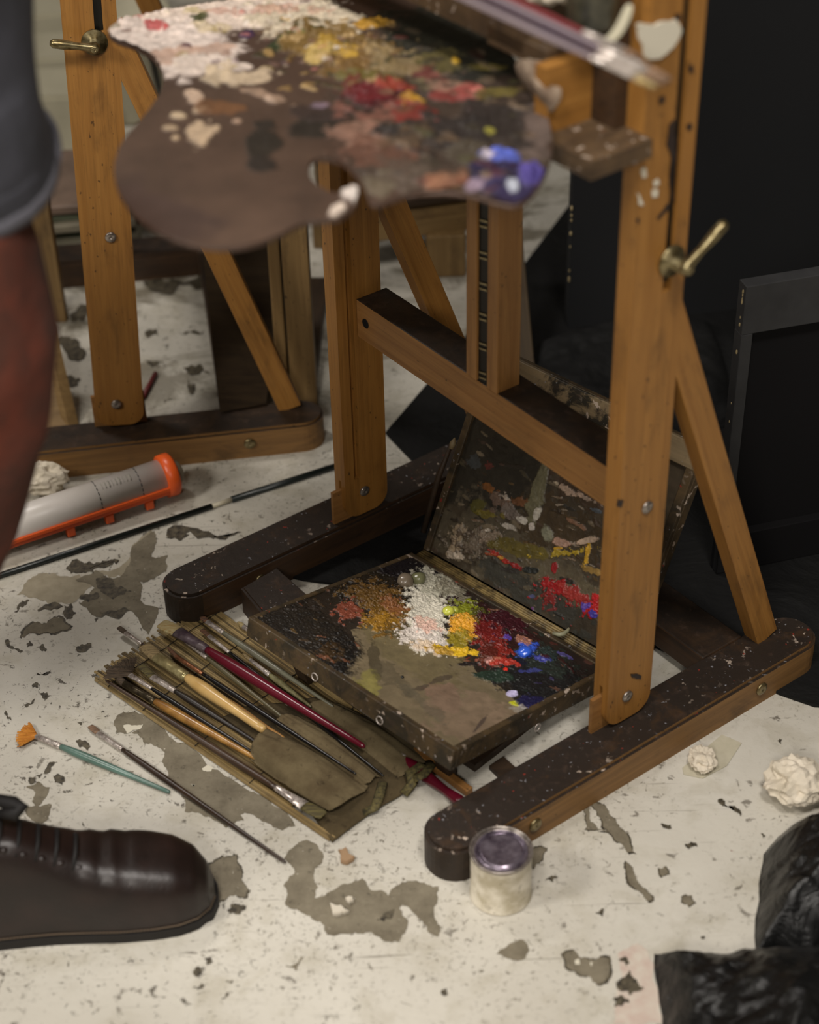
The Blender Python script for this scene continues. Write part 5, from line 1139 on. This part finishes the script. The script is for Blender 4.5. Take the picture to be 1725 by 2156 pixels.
# ================================================================== HELD BRUSHES crossing in front of the ledge
CLR = plain('clear_acrylic', (190, 176, 184), .12, spec=.8, trans=.6); DARKV = handle_mat('dark_violet_handle', (50, 36, 48), .15); PINKH = handle_mat('dusty_red_handle', (120, 52, 56), .25)
GH = 'bunch of brushes held over the ledge'
for i, (hx, off, fe, mat_, tipc, lb) in enumerate(((0, 0, 0, CLR, BR_PINK, 'clear-handled brush, uppermost of the held bunch'), (1, 1, 8, DARKV, BR_PINK, 'dark violet brush in the middle of the held bunch'), (2, 2, 3, CLR, BR_CR, 'clear-handled brush, lowest of the held bunch'), (3, 3, -10, PINKH, BR_PINK, 'dusty red brush tucked behind the held bunch'))):
    ox, oy = (0, 4, 0, 4)[i], (-16, -3, 14, -30)[i]
    a = at(960+ox, -26+oy, 1.0-.003*i); b = at(1415+ox*0+(0, -10, -30, -60)[i], 186+oy+(0, -6, -16, -30)[i], .925-.003*i)
    root = empty('held_brush'); root.location = (a+b)/2; r = root.location; tag(root, lb, 'paint brush', GH)
    A2 = a-(b-a)*.35; ts = (0, .3, .6, .74, .755); rings('handle', [A2.lerp(b, t)-r for t in ts], [.0018, .0022, .0025, .0022, .0019], mat_, root, 12)
    rings('ferrule', [A2.lerp(b, t)-r for t in (.75, .80, .88, .92)], [.0022, .0028, .0032, .0030], NICKEL, root, 12)
    rings('bristles', [A2.lerp(b, t)-r for t in (.915, .95, .985, 1)], [.0034, .0032, .0026, .001], tipc, root, 12)

# rags and jar standing on the ledge
z_l = .886
def onledge(x, y, s=-.055): 
    sx = M1.to_3x3() @ Vector((1, 0, 0)); return hit(x, y, sx, sx.dot(O1)+s)
PINKR = plain('paint_stained_rag', (150, 132, 112), .85, var=(92, 72, 56), scale=60, bump=(60, .6, .006))
def cloth_strip(name, rows, mat, label, cat='rag'):
    vs = []; fs = []; n = len(rows[0])
    for r_ in rows: vs += r_
    for j in range(len(rows)-1):
        for i in range(n-1): fs.append((j*n+i, j*n+i+1, (j+1)*n+i+1, (j+1)*n+i))
    o = mesh(name, vs, fs, mat, None, True); md = o.modifiers.new('subdivision', 'SUBSURF'); md.levels = 3; md.render_levels = 3
    md = o.modifiers.new('thickness', 'SOLIDIFY'); md.thickness = .0015
    tag(o, label, cat); return o
L_ = lambda x, y, s: onledge(x, y, s)
cloth_strip('rag', [[L_(1090,122,-.083), L_(1118,128,-.09), L_(1140,125,-.083)], [L_(1085,148,-.085), L_(1112,155,-.096), L_(1160,150,-.085)], [L_(1108,180,-.085), L_(1128,184,-.10), L_(1160,190,-.088)],
                    [L_(1130,212,-.085), L_(1150,214,-.10), L_(1182,178,-.088)], [L_(1152,236,-.084), L_(1166,238,-.094), L_(1184,200,-.086)]], PINKR, 'paint-stained rag hanging from the front edge of the canvas ledge')
p = onledge(1158, 40, -.05); o = crumple('crumpled_tissue', (p.x, p.y, z_l), .026, PAPER, 21, (1, 1, .9), .6); tag(o, 'crumpled white tissue on the canvas ledge', 'tissue')
jr = empty('jar'); p = onledge(1246, 78, -.056); jr.location = (p.x, p.y, 0)
lathe('jar_body', [(.0001, .8865), (.020, .8865), (.0235, .892), (.0245, .93), (.0235, .965), (.018, .975), (.018, .985), (.0001, .985)], plain('grimy_dark_glass', (40, 40, 32), .2, var=(76, 72, 58), scale=50), jr, 32)
lathe('jar_rim', [(.0185, .975), (.0205, .978), (.0205, .988), (.0175, .988), (.0175, .978)], plain('pale_rim', (176, 170, 146), .5), jr, 32); tag(jr, 'dark grimy jar at the right end of the ledge', 'jar')
cloth_strip('paper_strip', [[L_(1252,92,-.087), L_(1268,100,-.090)], [L_(1285,74,-.088), L_(1298,88,-.091)], [L_(1304,40,-.088), L_(1322,52,-.090)], [L_(1318,5,-.086), L_(1334,10,-.088)]], plain('pale_paper', (186, 180, 156), .7), 'pale curled paper strip in front of the dark jar on the ledge', 'paper')

# ================================================================== PERSON standing at the left
TRO = plain('rust_trousers', (100, 42, 22), .9, var=(50, 30, 20), scale=12, bump=(30, .4, .008)); APR = plain('slate_apron', (52, 52, 59), .9, var=(38, 39, 43), scale=9, bump=(25, .4, .008)); HEM = plain('apron_hem', (84, 83, 90), .9)
SKIN = plain('skin', (190, 140, 110), .5)
px0, py0 = -.462, 1.300
person = None
bm = bmesh.new(); vv = {}
jn = dict(pel=(-.50, 1.40, .93), w=(-.50, 1.40, 1.04), ch=(-.50, 1.40, 1.13), hr=(-.50, 1.31, .90), hl=(-.50, 1.49, .90), kr=(-.40, 1.29, .66), kl=(-.66, 1.52, .50), ar=(-.500, 1.295, .09), al=(-.80, 1.53, .09), tr=(-.36, 1.305, .04), tl=(-.68, 1.53, .04))
rad = dict(pel=.10, w=.08, ch=.08, hr=.075, hl=.075, kr=.048, kl=.05, ar=.034, al=.034, tr=.026, tl=.026)
names = list(jn); me = bpy.data.meshes.new('person')
me.from_pydata([jn[k] for k in names], [(names.index(a), names.index(b)) for a, b in (('pel', 'w'), ('w', 'ch'), ('pel', 'hr'), ('pel', 'hl'), ('hr', 'kr'), ('kr', 'ar'), ('ar', 'tr'), ('hl', 'kl'), ('kl', 'al'), ('al', 'tl'))], [])
person = bpy.data.objects.new('person', me); COL.objects.link(person); me.materials.append(SKIN)
sm = person.modifiers.new('skin', 'SKIN'); ss = person.modifiers.new('sub', 'SUBSURF'); ss.levels = 2; ss.render_levels = 2
for i, k in enumerate(names): me.skin_vertices[0].data[i].radius = (rad[k], rad[k]); me.skin_vertices[0].data[i].use_root = (k == 'pel')
tag(person, 'person in slate apron, rust trousers and dark boots standing at the left edge', 'person')
# trousers: both legs and seat as one garment per leg tube joined at the hips
def tube_pts(name, P_, R_2, mat, parent, seg=28, fold=.004, seed=0):
    n = len(P_)*5; vs = []; fs = []
    Pv = [Vector(p) for p in P_]
    for i in range(n):
        t = i/(n-1)*(len(Pv)-1); k = min(int(t), len(Pv)-2); f = t-k; f = f*f*(3-2*f)
        p = Pv[k].lerp(Pv[k+1], f); ra = R_2[k][0]*(1-f)+R_2[k+1][0]*f; rb = R_2[k][1]*(1-f)+R_2[k+1][1]*f
        for j in range(seg):
            a = 2*math.pi*j/seg; w_ = 1+fold/ra*(math.sin(3*a+p.z*22+seed)+.7*math.sin(5*a-p.z*35+seed)); vs.append(p+Vector((ra*w_*math.cos(a), rb*w_*math.sin(a), .004*math.sin(4*a+i))))
    for i in range(n-1):
        for j in range(seg): j2 = (j+1) % seg; fs.append((i*seg+j, i*seg+j2, (i+1)*seg+j2, (i+1)*seg+j))
    o = mesh(name, vs, fs, mat, parent, True); md = o.modifiers.new('thickness', 'SOLIDIFY'); md.thickness = .002; md.offset = 0; return o
tube_pts('trouser_leg', [(-.505, 1.295, .125), (-.498, 1.300, .22), (-.474, 1.300, .36), (-.438, 1.295, .50), (-.398, 1.290, .62), (-.375, 1.29, .72), (-.400, 1.30, .82), (-.47, 1.34, .95)], [(.055, .062), (.060, .066), (.066, .072), (.075, .080), (.082, .085), (.088, .09), (.096, .096), (.11, .10)], TRO, person, seed=1)
tube_pts('trouser_leg', [(-.80, 1.53, .125), (-.77, 1.53, .25), (-.66, 1.52, .50), (-.56, 1.50, .72), (-.52, 1.47, .92)], [(.062, .064), (.068, .07), (.08, .08), (.095, .095), (.11, .10)], TRO, person, seed=4)
tube_pts('shirt', [(-.50, 1.40, .90), (-.50, 1.40, 1.05), (-.50, 1.40, 1.13)], [(.125, .19), (.12, .17), (.125, .19)], plain('dark_shirt', (50, 50, 56), .9), person, seed=2)
ap = tube_pts('apron', [(-.462, 1.375, .838), (-.462, 1.375, .86), (-.464, 1.38, .92), (-.466, 1.385, 1.0), (-.47, 1.39, 1.08), (-.475, 1.395, 1.14)], [(.178, .175), (.176, .175), (.174, .178), (.172, .18), (.17, .18), (.168, .18)], APR, person, 40, .006, 3)
# lift the hem towards the back of the leg
for v in ap.data.vertices:
    if v.co.z < .90:
        k = (v.co.x+.30)/.33; v.co.z += (.90-v.co.z)*.0 + max(0, -k)*0
hp = [v.co.copy() for v in ap.data.vertices[:40]]
rings('apron_hem', hp+[hp[0]], None, HEM, person, 6, flat=[(.003, .008)]*41)

# boots
LEA = NT('dark_leather'); _v = LEA.coords('Object'); LEA.color(LEA.mix(LEA.mask(LEA.noise(_v, 18, 5, .6), .4, .7), L4((26, 17, 14)), L4((38, 25, 21)))); LEA.rough(.38); LEA.b.inputs['Specular IOR Level'].default_value = .5
LEA.bump(LEA.noise(_v, 220, 3, .6), .25, .001); LEA = LEA.m
SOLE = plain('boot_sole', (22, 18, 15), .7); STI = plain('welt_thread', (104, 88, 70), .7); LACE = plain('boot_lace', (16, 13, 12), .7)
def boot(ox, oy, rot, parent, tag_=''):
    R = Matrix.Translation((ox, oy, 0)) @ Matrix.Rotation(rot, 4, 'Z')
    # sections along +x from heel (0) to toe (.30): x, half width, y offset, top height
    sec = [(.000, .012, .000, .10), (.008, .028, 0, .125), (.03, .037, 0, .14), (.07, .040, 0, .142), (.105, .040, 0, .135), (.135, .042, .001, .116), (.165, .046, .002, .099), (.20, .051, .003, .088), (.235, .052, .003, .080), (.262, .048, .001, .073), (.282, .039, -.001, .062), (.295, .025, -.003, .046), (.301, .008, -.004, .030)]
    sg = 26; vs = []; fs = []; S_ = []
    N = 60
    for i in range(N):
        t = i/(N-1)*(len(sec)-1); k = min(int(t), len(sec)-2); f = t-k
        S_.append([sec[k][q]*(1-f)+sec[k+1][q]*f for q in range(4)])
    for i, (x, hw, yo, h) in enumerate(S_):
        crease = .0022*math.sin(x*260)*math.exp(-((x-.19)/.03)**2)
        for j in range(sg):
            a = math.pi*j/(sg-1)        # arch over the foot from one side to the other
            cx = math.cos(a); sx_ = math.sin(a)
            y = yo+hw*(abs(cx)**.62)*(1 if cx > 0 else -1); z = .014+(h-.014)*(sx_**.72)+crease*sx_
            vs.append(R @ Vector((x, y, z)))
    for i in range(N-1):
        for j in range(sg-1): fs.append((i*sg+j, i*sg+j+1, (i+1)*sg+j+1, (i+1)*sg+j))
    b_ = mesh('boot', vs, fs, LEA, parent, True)
    oc = [(x, yo+hw+.0025) for x, hw, yo, h in S_]+[(x, yo-hw-.0025) for x, hw, yo, h in S_[::-1]]
    o = prism('sole', [(p[0]+(.003 if p[0] > .29 else (-.004 if p[0] < .005 else 0)), p[1]) for p in oc], 0, .014, SOLE, b_, M=R, bev=.002)
    # welt stitching
    bm = bmesh.new()
    side = [(x, yo-hw-.0012) for x, hw, yo, h in S_[2:]]; 
    for i in range(0, len(side)-1):
        for q in (0, .5):
            x = side[i][0]+(side[i+1][0]-side[i][0])*q; y = side[i][1]+(side[i+1][1]-side[i][1])*q
            dx = side[i+1][0]-side[i][0]; dy = side[i+1][1]-side[i][1]; l = math.hypot(dx, dy) or 1; dx /= l; dy /= l; c = .0012; g = .0006
            vv_ = [bm.verts.new(R @ Vector((x+dx*c*s1+dy*g*s2, y+dy*c*s1-dx*g*s2, .0156+.0006*(s3)))) for s3 in (0, 1) for s1, s2 in ((-1, -1), (1, -1), (1, 1), (-1, 1))]
            for f in ((0, 1, 2, 3), (4, 5, 6, 7), (0, 1, 5, 4), (1, 2, 6, 5), (2, 3, 7, 6), (3, 0, 4, 7)): bm.faces.new([vv_[k] for k in f])
    st_ = from_bm('welt_stitching', bm, STI, b_); st_['kind'] = 'stuff'
    tube_pts_ = [(R @ Vector((.030, 0, z))) for z in (.10, .14, .19, .24)]
    rings('shaft', tube_pts_, None, LEA, b_, 28, flat=[(.038, .040), (.038, .044), (.040, .046), (.042, .048)], up=(1, 0, 0), cap=False)
    for i in range(5):       # lace rows with puckered eyestay
        x = .160-.018*i; z = .100+.0095*i+.002
        rings('lace', [R @ Vector((x, -.026, z-.010)), R @ Vector((x+.004, -.012, z+.002)), R @ Vector((x+.004, .012, z+.002)), R @ Vector((x, .026, z-.010))], [.0018, .0024, .0024, .0018], LACE, b_, 8)
        for s_ in (-1, 1):
            c = R @ Vector((x+.006, .022*s_, z-.011)); crumple('eyestay_pucker', tuple(c-Vector((0, 0, .005))), .0055, LEA, i, (1, .8, .8), .15, 2, parent=b_, smooth=True)
    return b_
boot(-.518, 1.283, .11, person); boot(-.835, 1.53, .1, person)
q = at(28, 1693, .16)
rings('lace_bow', [q+Vector((-.05, .01, 0)), q+Vector((-.02, .004, .004)), q, q+Vector((.008, -.004, -.002)), q+Vector((.003, -.009, -.006)), q+Vector((-.02, -.006, -.006))], [.004, .006, .0085, .009, .007, .004], LACE, person, 10)
